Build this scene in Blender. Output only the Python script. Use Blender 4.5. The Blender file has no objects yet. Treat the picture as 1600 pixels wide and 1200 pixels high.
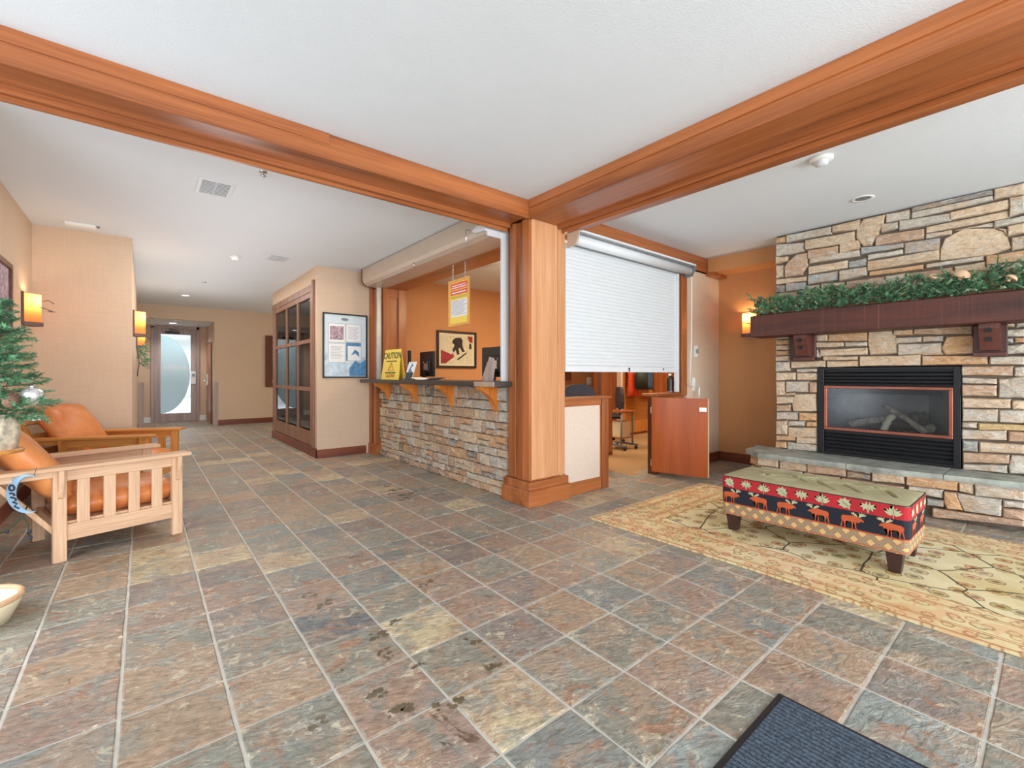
import bpy, bmesh, math, random
from mathutils import Vector, Matrix, Euler
rnd = random.Random(7)
SC = bpy.context.scene
COL = SC.collection
PI = math.pi

# ---------------------------------------------------------------- camera
TH = 0.6866
CAMH = 1.2094
cd = bpy.data.cameras.new('camera'); cam = bpy.data.objects.new('camera', cd); COL.objects.link(cam)
cam.location = (0, 0, CAMH); cam.rotation_euler = (PI/2, 0, -TH)
cd.sensor_fit = 'HORIZONTAL'; cd.sensor_width = 36; cd.lens = 701.2/1600*36
cd.shift_y = -13.5/1600.0
cd.clip_start = 0.05; cd.clip_end = 200
SC.camera = cam

# ---------------------------------------------------------------- world, light, exposure
SC.view_settings.view_transform = 'Standard'; SC.view_settings.look = 'None'
SC.view_settings.gamma = 1; SC.view_settings.use_curve_mapping = False
SC.view_settings.exposure = 0.36
w = bpy.data.worlds.new('sky'); SC.world = w; w.use_nodes = True
w.node_tree.nodes['Background'].inputs[0].default_value = (0.90, 0.95, 1.0, 1)
w.node_tree.nodes['Background'].inputs[1].default_value = 1.0

def area(name, loc, target, sx, sy, power, color=(1, 1, 1)):
    l = bpy.data.lights.new(name, 'AREA'); l.shape = 'RECTANGLE'; l.size = sx; l.size_y = sy
    l.energy = power; l.color = color
    o = bpy.data.objects.new(name, l); COL.objects.link(o); o.location = loc
    d = Vector(target)-Vector(loc); o.rotation_euler = d.to_track_quat('-Z', 'Y').to_euler()
    o['kind'] = 'helper'
    return o
def point(name, loc, power, color, r=0.04):
    l = bpy.data.lights.new(name, 'POINT'); l.energy = power; l.color = color; l.shadow_soft_size = r
    o = bpy.data.objects.new(name, l); COL.objects.link(o); o.location = loc; o['kind'] = 'helper'
    return o
def spot(name, loc, power, color, ang=2.2, target=None):
    l = bpy.data.lights.new(name, 'SPOT'); l.energy = power; l.color = color; l.spot_size = ang; l.spot_blend = 0.8; l.shadow_soft_size = 0.06
    o = bpy.data.objects.new(name, l); COL.objects.link(o); o.location = loc; o['kind'] = 'helper'
    if target: o.rotation_euler = (Vector(target)-Vector(loc)).to_track_quat('-Z', 'Y').to_euler()
    return o
DAY = (0.88, 0.94, 1.0); WARM = (1.0, 0.72, 0.42)
# daylight from the big windows behind and to the right of the photographer
area('window_light_back', (1.5, -4.2, 1.5), (1.8, 3, 1.4), 8.0, 2.5, 300, DAY)
# added fill behind the camera, brightens the ceiling from below
area('ceiling_fill_light', (1.5, -4.6, .25), (1.6, 2.5, 2.8), 8.0, 1.2, 150, DAY)
area('window_light_side', (-1.25, 3.05, 1.15), (2.5, 3.05, 1.15), 0.8, 1.7, 22, (.8, .9, 1.0))
area('fireplace_fill_light', (-4.2, -1.6, 1.5), (3, 1.6, 1.3), 3.5, 2.4, 75, DAY)  # added fill from behind left, brightens the fireplace stones
# corridor: daylight from the glazed entrance, then added fill lights
area('entrance_light', (0.65, 17.2, 4.2), (0.65, 13.2, 0.2), 3.0, 1.6, 650, DAY)
area('side_hall_fill_light', (4.6, 11.3, 1.6), (0, 11.3, 1.2), 2.4, 2.0, 22, (1, 0.9, 0.75))  # added fill standing unseen in the side hall, brightens the corridor
area('corridor_fill_light', (0.85, 7.5, 2.78), (0.85, 7.5, 0), 1.2, 5.0, 40, (1, 0.97, 0.93))  # added soft fill under the ceiling, no fixture there
area('corridor_upward_fill', (0.7, 7.4, 1.32), (0.7, 7.4, 3), .7, 6.6, 26, (.95, .97, 1.0))  # added upward fill floating mid-corridor to brighten the ceiling
# office: warm ceiling light
area('office_ceiling_light', (4.9, 4.9, 2.75), (4.9, 4.9, 0), 0.9, 0.9, 40, (1, 0.8, 0.55))
spot('recess_downlight', (.55, 13.85, 2.46), 45, (.95, .97, 1.0), 2.6)
point('office_lamp', (4.35, 4.3, 2.5), 30, (1, .8, .5), .08)
area('back_office_light', (7.6, 4.2, 2.75), (7.6, 4.4, 0), 1.2, 0.8, 44, (1, 0.85, 0.65))

# ---------------------------------------------------------------- helpers
def lin(c):
    r = []
    for v in c[:3]:
        v = v/255.0
        r.append(v/12.92 if v <= 0.04045 else ((v+0.055)/1.055)**2.4)
    return (r[0], r[1], r[2], 1)
class MB:
    """collects shapes into one mesh"""
    def __init__(s): s.v = []; s.f = []; s.sm = []
    def add(s, vs, fs, smooth=False):
        n = len(s.v); s.v += [tuple(v) for v in vs]; s.f += [tuple(i+n for i in f) for f in fs]; s.sm += [smooth]*len(fs); return s
    def box(s, x0, x1, y0, y1, z0, z1, b=0.0, M=None):
        if x0 > x1: x0, x1 = x1, x0
        if y0 > y1: y0, y1 = y1, y0
        if z0 > z1: z0, z1 = z1, z0
        if b <= 0:
            vs = [(x, y, z) for x in (x0, x1) for y in (y0, y1) for z in (z0, z1)]
            fs = [(0, 1, 3, 2), (4, 6, 7, 5), (0, 4, 5, 1), (2, 3, 7, 6), (0, 2, 6, 4), (1, 5, 7, 3)]
        else:
            bm = bmesh.new(); bmesh.ops.create_cube(bm, size=1)
            for v in bm.verts: v.co = Vector(((x0+x1)/2+v.co.x*(x1-x0), (y0+y1)/2+v.co.y*(y1-y0), (z0+z1)/2+v.co.z*(z1-z0)))
            bmesh.ops.bevel(bm, geom=list(bm.edges), offset=min(b, (x1-x0)*.45, (y1-y0)*.45, (z1-z0)*.45), segments=1 if b < .015 else 3, affect='EDGES')
            bm.verts.index_update(); vs = [v.co[:] for v in bm.verts]; fs = [[v.index for v in f.verts] for f in bm.faces]; bm.free()
        if M is not None: vs = [(M @ Vector(v))[:] for v in vs]
        return s.add(vs, fs, b >= .015)
    def prism(s, pts, axis, a, b, M=None):
        """polygon pts (2D) extruded along axis from a to b"""
        n = len(pts)
        def mk(p, t):
            if axis == 'x': return (t, p[0], p[1])
            if axis == 'y': return (p[0], t, p[1])
            return (p[0], p[1], t)
        vs = [mk(p, a) for p in pts]+[mk(p, b) for p in pts]
        if M is not None: vs = [(M @ Vector(v))[:] for v in vs]
        fs = [tuple(range(n))[::-1], tuple(range(n, 2*n))]+[(i, (i+1) % n, n+(i+1) % n, n+i) for i in range(n)]
        return s.add(vs, fs)
    def tube(s, pts, r, n=8, smooth=True, cap=True):
        pts = [Vector(p) for p in pts]; rs = r if isinstance(r, (list, tuple)) else [r]*len(pts)
        vs = []; fs = []; up = None
        for i, p in enumerate(pts):
            d = (pts[min(i+1, len(pts)-1)]-pts[max(i-1, 0)])
            if d.length < 1e-9: d = Vector((0, 0, 1))
            d.normalize()
            if up is None: up = d.orthogonal().normalized()
            up = (up-d*up.dot(d));
            if up.length < 1e-6: up = d.orthogonal()
            up.normalize(); sd = d.cross(up)
            for k in range(n):
                a = 2*PI*k/n; vs.append((p+(up*math.cos(a)+sd*math.sin(a))*rs[i])[:])
        for i in range(len(pts)-1):
            for k in range(n):
                fs.append((i*n+k, i*n+(k+1) % n, (i+1)*n+(k+1) % n, (i+1)*n+k))
        s.add(vs, fs, smooth)
        if cap:
            m = len(s.v)-len(vs)
            s.f.append(tuple(m+k for k in range(n))[::-1]); s.sm.append(False)
            s.f.append(tuple(m+(len(pts)-1)*n+k for k in range(n))); s.sm.append(False)
        return s
    def cyl(s, c, r, h, n=20, axis='z'):
        c = Vector(c); d = {'x': Vector((1, 0, 0)), 'y': Vector((0, 1, 0)), 'z': Vector((0, 0, 1))}[axis]
        return s.tube([c, c+d*h], r, n)
    def lathe(s, c, prof, n=24, smooth=True):
        vs = []; fs = []
        for (r, z) in prof:
            for k in range(n):
                a = 2*PI*k/n; vs.append((c[0]+r*math.cos(a), c[1]+r*math.sin(a), c[2]+z))
        for i in range(len(prof)-1):
            for k in range(n): fs.append((i*n+k, i*n+(k+1) % n, (i+1)*n+(k+1) % n, (i+1)*n+k))
        return s.add(vs, fs, smooth)
    def ball(s, c, r, n=14, sc=(1, 1, 1)):
        prof = [(max(r*math.sin(PI*i/(n//2)), 1e-4), -r*math.cos(PI*i/(n//2))) for i in range(n//2+1)]
        vs = []; fs = []
        for (rr, z) in prof:
            for k in range(n):
                a = 2*PI*k/n; vs.append((c[0]+rr*math.cos(a)*sc[0], c[1]+rr*math.sin(a)*sc[1], c[2]+z*sc[2]))
        for i in range(len(prof)-1):
            for k in range(n): fs.append((i*n+k, i*n+(k+1) % n, (i+1)*n+(k+1) % n, (i+1)*n+k))
        return s.add(vs, fs, True)
    def poly(s, pts3): return s.add(pts3, [tuple(range(len(pts3)))])
    def mesh(s, name, M=None):
        me = bpy.data.meshes.new(name)
        vs = s.v if M is None else [(M @ Vector(v))[:] for v in s.v]
        me.from_pydata(vs, [], s.f); me.polygons.foreach_set('use_smooth', s.sm); me.update()
        return me
    def build(s, name, mt, parent=None, world=False):
        M = None
        if parent is not None and world: M = wm(parent).inverted()
        o = bpy.data.objects.new(name, s.mesh(name, M)); COL.objects.link(o)
        if mt is not None: o.data.materials.append(mt)
        if parent is not None: o.parent = parent
        return o
def wm(o):
    M = Matrix.LocRotScale(o.location, o.rotation_euler, o.scale)
    return M if o.parent is None else wm(o.parent) @ M
def tag(o, label=None, cat=None, group=None, kind=None):
    if label: o['label'] = label
    if cat: o['category'] = cat
    if group: o['group'] = group
    if kind: o['kind'] = kind
    return o
def thing(name, label, cat, loc=(0, 0, 0), rz=0, group=None, kind=None):
    o = bpy.data.objects.new(name, None); COL.objects.link(o); o.location = loc; o.rotation_euler = (0, 0, rz); o.empty_display_size = .1
    return tag(o, label, cat, group, kind)
def copy_tree(o, parent=None):
    c = o.copy(); COL.objects.link(c)
    if parent is not None: c.parent = parent
    for ch in [x for x in COL.objects if x.parent == o]: copy_tree(ch, c)
    return c
def struct(name, mb, mt, label, cat='wall'):
    o = mb.build(name, mt); return tag(o, label, cat, kind='structure')
def text(body, size, mt, name, parent, M, depth=0.0006, align='CENTER'):
    cu = bpy.data.curves.new(name, 'FONT'); cu.body = body; cu.size = size; cu.extrude = depth; cu.align_x = align; cu.align_y = 'CENTER'; cu.resolution_u = 2; cu.offset = size*.02
    t = bpy.data.objects.new('tmp', cu); COL.objects.link(t)
    me = bpy.data.meshes.new_from_object(t); bpy.data.objects.remove(t)
    me.transform(M); me.materials.clear(); me.materials.append(mt)
    o = bpy.data.objects.new(name, me); COL.objects.link(o); o.parent = parent
    return o

# ---------------------------------------------------------------- materials
def newmat(name):
    m = bpy.data.materials.new(name); m.use_nodes = True; nt = m.node_tree
    return m, nt, nt.nodes['Principled BSDF']
def N(nt, t, **k):
    n = nt.nodes.new(t)
    for a, b in k.items(): setattr(n, a, b)
    return n
def coord(nt, scale=(1, 1, 1), rand=True, loc=(0, 0, 0), rot=(0, 0, 0)):
    tc = N(nt, 'ShaderNodeTexCoord'); src = tc.outputs['Object']
    if rand:
        oi = N(nt, 'ShaderNodeObjectInfo'); mu = N(nt, 'ShaderNodeMath', operation='MULTIPLY'); mu.inputs[1].default_value = 37.0
        nt.links.new(oi.outputs['Random'], mu.inputs[0])
        va = N(nt, 'ShaderNodeVectorMath', operation='ADD'); nt.links.new(src, va.inputs[0]); nt.links.new(mu.outputs[0], va.inputs[1]); src = va.outputs[0]
    mp = N(nt, 'ShaderNodeMapping'); mp.inputs['Scale'].default_value = scale; mp.inputs['Rotation'].default_value = rot; mp.inputs['Location'].default_value = loc
    nt.links.new(src, mp.inputs[0]); return mp.outputs[0]
def noise(nt, vec, scale=5, detail=4, rough=.55, dist=0.0):
    n = N(nt, 'ShaderNodeTexNoise'); n.inputs['Scale'].default_value = scale; n.inputs['Detail'].default_value = detail
    n.inputs['Roughness'].default_value = rough; n.inputs['Distortion'].default_value = dist
    nt.links.new(vec, n.inputs['Vector']); return n.outputs[0]
def ramp(nt, fac, stops):
    r = N(nt, 'ShaderNodeValToRGB'); e = r.color_ramp.elements
    while len(e) < len(stops): e.new(0.5)
    for i, (p, c) in enumerate(stops): e[i].position = p; e[i].color = c
    nt.links.new(fac, r.inputs[0]); return r.outputs[0]
def mix(nt, fac, a, b, mode='MIX'):
    m = N(nt, 'ShaderNodeMix', data_type='RGBA', blend_type=mode)
    for i, x in ((0, fac), (6, a), (7, b)):
        if hasattr(x, 'is_linked') or hasattr(x, 'links'): nt.links.new(x, m.inputs[i])
        else: m.inputs[i].default_value = x
    return m.outputs[2]
def math_(nt, op, a, b=0.0, c=None):
    m = N(nt, 'ShaderNodeMath', operation=op)
    for i, x in enumerate((a, b) if c is None else (a, b, c)):
        if hasattr(x, 'links'): nt.links.new(x, m.inputs[i])
        else: m.inputs[i].default_value = x
    return m.outputs[0]
def bump(nt, p, h, strength=.3, dist=.01):
    b = N(nt, 'ShaderNodeBump'); b.inputs['Strength'].default_value = strength; b.inputs['Distance'].default_value = dist
    nt.links.new(h, b.inputs['Height']); nt.links.new(b.outputs[0], p.inputs['Normal'])
def sc4(c, k): return (c[0]*k, c[1]*k, c[2]*k, 1)
def plain(name, col, rough=.6, metal=0.0, var=.12, scale=6, bs=.1, bd=.002, emit=0, bscale=120, spec=.5):
    m, nt, p = newmat(name); c = lin(col); v = coord(nt)
    n = noise(nt, v, scale, 3)
    nt.links.new(ramp(nt, n, [(.3, sc4(c, 1-var)), (.7, sc4(c, 1+var))]), p.inputs['Base Color'])
    p.inputs['Roughness'].default_value = rough; p.inputs['Metallic'].default_value = metal; p.inputs['Specular IOR Level'].default_value = spec
    if bs: bump(nt, p, noise(nt, v, bscale, 2), bs, bd)
    if emit:
        p.inputs['Emission Color'].default_value = c; p.inputs['Emission Strength'].default_value = emit
    return m
def wood(name, c1, c2, axis='z', rough=.35, grain=1.0, bs=.08, fig=0.35):
    m, nt, p = newmat(name); a, b = lin(c1), lin(c2)
    s = {'x': (.35, 6, 6), 'y': (6, .35, 6), 'z': (6, 6, .35)}[axis]
    v = coord(nt, s); big = noise(nt, v, 1.2*grain, 3, .5, .6)
    s2 = tuple(k*6 if k > 1 else k*3 for k in s); v2 = coord(nt, s2); fine = noise(nt, v2, 2.2*grain, 3, .6)
    f = math_(nt, 'ADD', math_(nt, 'MULTIPLY', big, 1-fig), math_(nt, 'MULTIPLY', fine, fig))
    nt.links.new(ramp(nt, f, [(.32, a), (.5, tuple((a[i]+b[i])/2 for i in range(3))+(1,)), (.68, b)]), p.inputs['Base Color'])
    p.inputs['Roughness'].default_value = rough; bump(nt, p, fine, bs, .002); return m
M = {}
M['ceiling'] = plain('ceiling_paint', (221, 226, 230), .9, var=.01, bs=.35, bd=.004, bscale=90, spec=.2)
def wallmat(cc=(212, 186, 160), nm='wall_vinyl'):
    m, nt, p = newmat(nm); v = coord(nt, rand=False)
    wv = coord(nt, (260, 260, 5), False); wh = coord(nt, (5, 5, 260), False)
    a = noise(nt, wv, 1, 2); b = noise(nt, wh, 1, 2); f = math_(nt, 'ADD', math_(nt, 'MULTIPLY', a, .5), math_(nt, 'MULTIPLY', b, .5))
    big = noise(nt, v, 1.2, 3); c = lin(cc)
    f2 = math_(nt, 'ADD', math_(nt, 'MULTIPLY', f, .8), math_(nt, 'MULTIPLY', big, .2))
    nt.links.new(ramp(nt, f2, [(.38, sc4(c, .93)), (.62, sc4(c, 1.06))]), p.inputs['Base Color'])
    p.inputs['Roughness'].default_value = .75; p.inputs['Specular IOR Level'].default_value = .25; bump(nt, p, f, .15, .001); return m
M['wall'] = wallmat(); M['wall_lamp_tone'] = wallmat((198, 140, 92), 'lamp_toned_wall_vinyl')  # second one: same vinyl with warm lamplight put into the colour
CH1, CH2 = (118, 61, 29), (186, 112, 63)
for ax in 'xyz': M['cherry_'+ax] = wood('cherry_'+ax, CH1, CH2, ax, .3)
for ax in 'xyz': M['dark_'+ax] = wood('brown_wood_'+ax, (82, 46, 30), (120, 72, 48), ax, .4)
for ax in 'xyz': M['oak_'+ax] = wood('pale_daylit_oak_'+ax, (192, 148, 112), (226, 190, 154), ax, .5, 1.6, fig=.6)  # daylight on the near armchair is put into its oak colour
for ax in 'xyz': M['gold_'+ax] = wood('golden_lit_oak_'+ax, (176, 108, 46), (222, 158, 84), ax, .4, 1.6, fig=.6)  # same chair oak, with the far armchair's warmer light in its colour
M['cherry_sheen'] = wood('cherry_with_glare', (184, 122, 80), (226, 172, 126), 'z', .28)  # cherry lightened: window glare on the column front put into the colour
M['part_z'] = wood('partition_wood', (112, 76, 58), (160, 118, 94), 'z', .4)
M['gate'] = wood('gate_veneer', (146, 62, 16), (184, 90, 30), 'z', .3, .8)
M['grey_wood'] = wood('grey_oak', (150, 130, 122), (192, 174, 166), 'z', .45)
M['base_y'] = wood('baseboard_y', (96, 44, 28), (140, 74, 50), 'y', .4)
M['base_x'] = wood('baseboard_x', (96, 44, 28), (140, 74, 50), 'x', .4)
M['orange_wood'] = wood('corbel_wood', (190, 100, 30), (236, 150, 62), 'z', .35)
def timber():
    m, nt, p = newmat('rough_sawn_timber'); v = coord(nt, (4, .5, 6)); n = noise(nt, v, 2, 4)
    v2 = coord(nt, (1, 90, 1)); saw = noise(nt, v2, 1, 2)
    col = ramp(nt, n, [(.3, lin((52, 23, 15))), (.7, lin((92, 44, 31)))])
    sw = ramp(nt, saw, [(.62, (0, 0, 0, 1)), (.78, (.35, .35, .35, 1))])
    nt.links.new(mix(nt, sw, col, lin((150, 100, 82))), p.inputs['Base Color']); p.inputs['Roughness'].default_value = .55
    bump(nt, p, saw, .4, .004); return m
M['timber'] = timber()
def slate(name, attr=False):
    m, nt, p = newmat(name)
    if attr:
        a = N(nt, 'ShaderNodeAttribute'); a.attribute_name = 'Col'; base = a.outputs['Color']
        g = N(nt, 'ShaderNodeNewGeometry')
        vo = g.outputs['Position']; mp = N(nt, 'ShaderNodeMapping'); nt.links.new(vo, mp.inputs[0]); v = mp.outputs[0]; mp.inputs['Rotation'].default_value = (0, 0, .25)
        sep = a
        off = N(nt, 'ShaderNodeVectorMath', operation='SCALE'); nt.links.new(a.outputs['Color'], off.inputs[0]); off.inputs['Scale'].default_value = 60
        ad = N(nt, 'ShaderNodeVectorMath', operation='ADD'); nt.links.new(mp.outputs[0], ad.inputs[0]); nt.links.new(off.outputs[0], ad.inputs[1]); v = ad.outputs[0]
    else:
        oi = N(nt, 'ShaderNodeObjectInfo'); base = oi.outputs['Color']; v = coord(nt, (1, 1, 1), rot=(0, 0, .3))
    st = N(nt, 'ShaderNodeMapping'); st.inputs['Scale'].default_value = (1, 2.2, 1); nt.links.new(v, st.inputs[0]); sv = st.outputs[0]
    patch = noise(nt, v, 4.5, 4, .6, .8); fine = noise(nt, sv, 26, 5, .7, .6); vein = noise(nt, sv, 7, 5, .6, 1.5); pt2 = noise(nt, v, 8, 3, .6, .4)
    pv = noise(nt, v, 3.2, 5, .65, 1.2); p3 = noise(nt, v, 5.5, 5, .7, 1.6); p4 = noise(nt, v, 13, 4, .7, 1.0)
    c = mix(nt, ramp(nt, patch, [(.47, (0, 0, 0, 1)), (.56, (.65, .65, .65, 1))]), base, lin((168, 140, 116)))
    c = mix(nt, ramp(nt, pt2, [(.53, (0, 0, 0, 1)), (.60, (.6, .6, .6, 1))]), c, lin((134, 138, 130)))
    c = mix(nt, ramp(nt, p3, [(.58, (0, 0, 0, 1)), (.64, (.7, .7, .7, 1))]), c, lin((156, 112, 84)))
    c = mix(nt, ramp(nt, p4, [(.58, (0, 0, 0, 1)), (.66, (.6, .6, .6, 1))]), c, lin((212, 198, 170)))
    c = mix(nt, ramp(nt, p4, [(.28, (.75, .75, .75, 1)), (.36, (0, 0, 0, 1))]), c, lin((92, 78, 66)))
    c = mix(nt, ramp(nt, pv, [(.70, (0, 0, 0, 1)), (.72, (.8, .8, .8, 1))]), c, lin((96, 72, 52)))
    c = mix(nt, 1.0, c, ramp(nt, fine, [(.3, (.55, .54, .52, 1)), (.48, (.97, .97, .97, 1)), (.68, (1.35, 1.34, 1.32, 1))]), 'MULTIPLY')
    # thin pale cleft lines
    ab = math_(nt, 'ABSOLUTE', math_(nt, 'SUBTRACT', vein, .5)); ln = ramp(nt, ab, [(.0, (.8, .8, .8, 1)), (.014, (0, 0, 0, 1))])
    msk = math_(nt, 'MULTIPLY', ln, ramp(nt, noise(nt, v, 3, 2), [(.5, (0, 0, 0, 1)), (.6, (1, 1, 1, 1))]))
    c = mix(nt, msk, c, lin((205, 200, 188)))
    nt.links.new(c, p.inputs['Base Color'])
    nt.links.new(ramp(nt, fine, [(.3, (.34, .34, .34, 1)), (.7, (.55, .55, .55, 1))]), p.inputs['Roughness'])
    h = math_(nt, 'ADD', math_(nt, 'MULTIPLY', vein, 1.0), math_(nt, 'MULTIPLY', fine, .35)); bump(nt, p, h, .75, .014); return m
M['slate'] = slate('slate_tile'); M['slate_far'] = slate('slate_tile_far', True)
def stone():
    m, nt, p = newmat('ledge_stone'); oi = N(nt, 'ShaderNodeObjectInfo'); v = coord(nt, (1, 1, 1))
    sv = N(nt, 'ShaderNodeMapping'); sv.inputs['Scale'].default_value = (1, 1, 2); nt.links.new(v, sv.inputs[0]); s = sv.outputs[0]
    a = noise(nt, s, 5, 4, .6, .7); b = noise(nt, s, 24, 5, .7, .6); d = noise(nt, s, 9, 3, .6, 1.0)
    c = mix(nt, ramp(nt, a, [(.46, (0, 0, 0, 1)), (.66, (.6, .6, .6, 1))]), oi.outputs['Color'], lin((196, 156, 116)))
    c = mix(nt, ramp(nt, d, [(.52, (0, 0, 0, 1)), (.68, (.6, .6, .6, 1))]), c, lin((206, 198, 184)))
    c = mix(nt, 1.0, c, ramp(nt, b, [(.25, (.6, .56, .52, 1)), (.5, (1, 1, 1, 1)), (.75, (1.3, 1.28, 1.25, 1))]), 'MULTIPLY')
    nt.links.new(c, p.inputs['Base Color']); p.inputs['Roughness'].default_value = .85; p.inputs['Specular IOR Level'].default_value = .25
    bump(nt, p, math_(nt, 'ADD', math_(nt, 'MULTIPLY', b, .5), d), .8, .02); return m
M['stone'] = stone()
M['mortar'] = plain('dark_mortar', (104, 90, 76), .95)
M['grout'] = plain('floor_grout', (200, 194, 182), .85, var=.12, scale=14)
M['hearth'] = plain('hearth_slate', (152, 156, 146), .6, var=.35, scale=7, bs=.6, bd=.01, bscale=22)
M['black'] = plain('black_metal', (22, 22, 24), .42, .3, bs=0)
M['black_plastic'] = plain('black_plastic', (30, 30, 33), .4, bs=.05)
M['soot'] = plain('firebox_panel', (128, 124, 120), .7, var=.35, scale=3)
M['copper'] = plain('copper_trim', (150, 84, 64), .35, .5, var=.15, bs=0)
M['leather'] = None
def leather():
    m, nt, p = newmat('tan_leather'); v = coord(nt); n = noise(nt, v, 3.5, 3, .5); w_ = noise(nt, v, 9, 3, .55, .4); f = noise(nt, v, 240, 2)
    nt.links.new(ramp(nt, n, [(.3, lin((198, 110, 52))), (.7, lin((224, 148, 88)))]), p.inputs['Base Color'])
    p.inputs['Roughness'].default_value = .38; bump(nt, p, math_(nt, 'ADD', w_, math_(nt, 'MULTIPLY', f, .04)), .45, .02); return m
M['leather'] = leather()
M['white_metal'] = plain('white_metal', (214, 216, 217), .4, bs=0, var=.02)
M['beige_metal'] = plain('beige_metal', (196, 178, 160), .35, .2, bs=0, var=.03)
M['alu'] = plain('brushed_aluminium', (196, 196, 194), .35, .7, bs=0)
M['steel'] = plain('bright_steel', (214, 214, 214), .25, .9, bs=0)
M['grey_metal'] = plain('grey_blue_metal', (130, 140, 148), .45, .3, bs=0)
M['white'] = plain('white_plastic', (236, 236, 232), .5, bs=0, var=.01)
M['dark_void'] = plain('vent_dark', (24, 23, 22), .8, bs=0)
M['fabric_panel'] = plain('pinkish_vinyl_panel', (214, 194, 176), .8, var=.04, scale=30, bs=.2, bscale=200)
M['carpet'] = plain('tan_carpet', (170, 134, 92), .95, var=.12, scale=60, bs=.6, bd=.006, bscale=300)
M['threshold'] = plain('grey_threshold', (150, 140, 132), .7, var=.1)
M['countertop'] = plain('dark_laminate', (64, 58, 54), .35, var=.2, scale=40, bs=0)
M['bark'] = plain('birch_bark', (200, 186, 164), .8, var=.5, scale=22, bs=.5, bd=.008, bscale=40)
M['twig'] = plain('brown_twig', (112, 82, 58), .8, var=.3)
M['foliage'] = plain('pine_needles', (88, 134, 96), .6, var=.5, scale=9, bs=0)
M['foliage2'] = plain('cedar_sprays', (132, 160, 122), .65, var=.35, scale=9, bs=0)
M['cream_wood'] = plain('pale_carved_wood', (214, 178, 142), .6)
M['pinecone'] = plain('pinecone_brown', (128, 96, 76), .8, var=.4, scale=50)
M['silver'] = plain('silver_white_glitter', (226, 224, 222), .25, .6, var=.35, scale=30, bs=.8, bd=.004, bscale=80)
M['green_cloth'] = plain('moss_chenille', (168, 160, 122), .9, var=.1, scale=14, bs=.6, bd=.003, bscale=260)
M['red_cloth'] = plain('red_tapestry', (172, 34, 42), .9, bs=.4, bscale=300)
M['navy_cloth'] = plain('navy_tapestry', (24, 28, 40), .9, bs=.4, bscale=300, var=.2)
M['rust_cloth'] = plain('rust_tapestry', (186, 84, 46), .9, bs=.4, bscale=300)
M['sage_cloth'] = plain('sage_leaf_weave', (176, 176, 140), .9, bs=.4, bscale=300)
def lattice():
    m, nt, p = newmat('lattice_tapestry'); tc = N(nt, 'ShaderNodeTexCoord'); sp = N(nt, 'ShaderNodeSeparateXYZ'); nt.links.new(tc.outputs['Object'], sp.inputs[0])
    t = math_(nt, 'ADD', sp.outputs[0], sp.outputs[1]); k = PI/.085
    def line(sg):
        q = math_(nt, 'MULTIPLY', math_(nt, 'ADD', t, math_(nt, 'MULTIPLY', sp.outputs[2], 1.0*sg)), k)
        return math_(nt, 'ABSOLUTE', math_(nt, 'SINE', q))
    l = math_(nt, 'MINIMUM', line(1), line(-1)); mx = math_(nt, 'MULTIPLY', line(1), line(-1))
    c = mix(nt, ramp(nt, l, [(.66, (0, 0, 0, 1)), (.72, (1, 1, 1, 1))]), lin((150, 116, 88)), lin((204, 168, 112)))
    c = mix(nt, ramp(nt, l, [(.16, (1, 1, 1, 1)), (.24, (0, 0, 0, 1))]), c, lin((168, 156, 118)))
    c = mix(nt, ramp(nt, l, [(.05, (1, 1, 1, 1)), (.09, (0, 0, 0, 1))]), c, lin((74, 84, 92)))
    nt.links.new(c, p.inputs['Base Color']); p.inputs['Roughness'].default_value = .9; return m
M['lattice'] = lattice()
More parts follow.
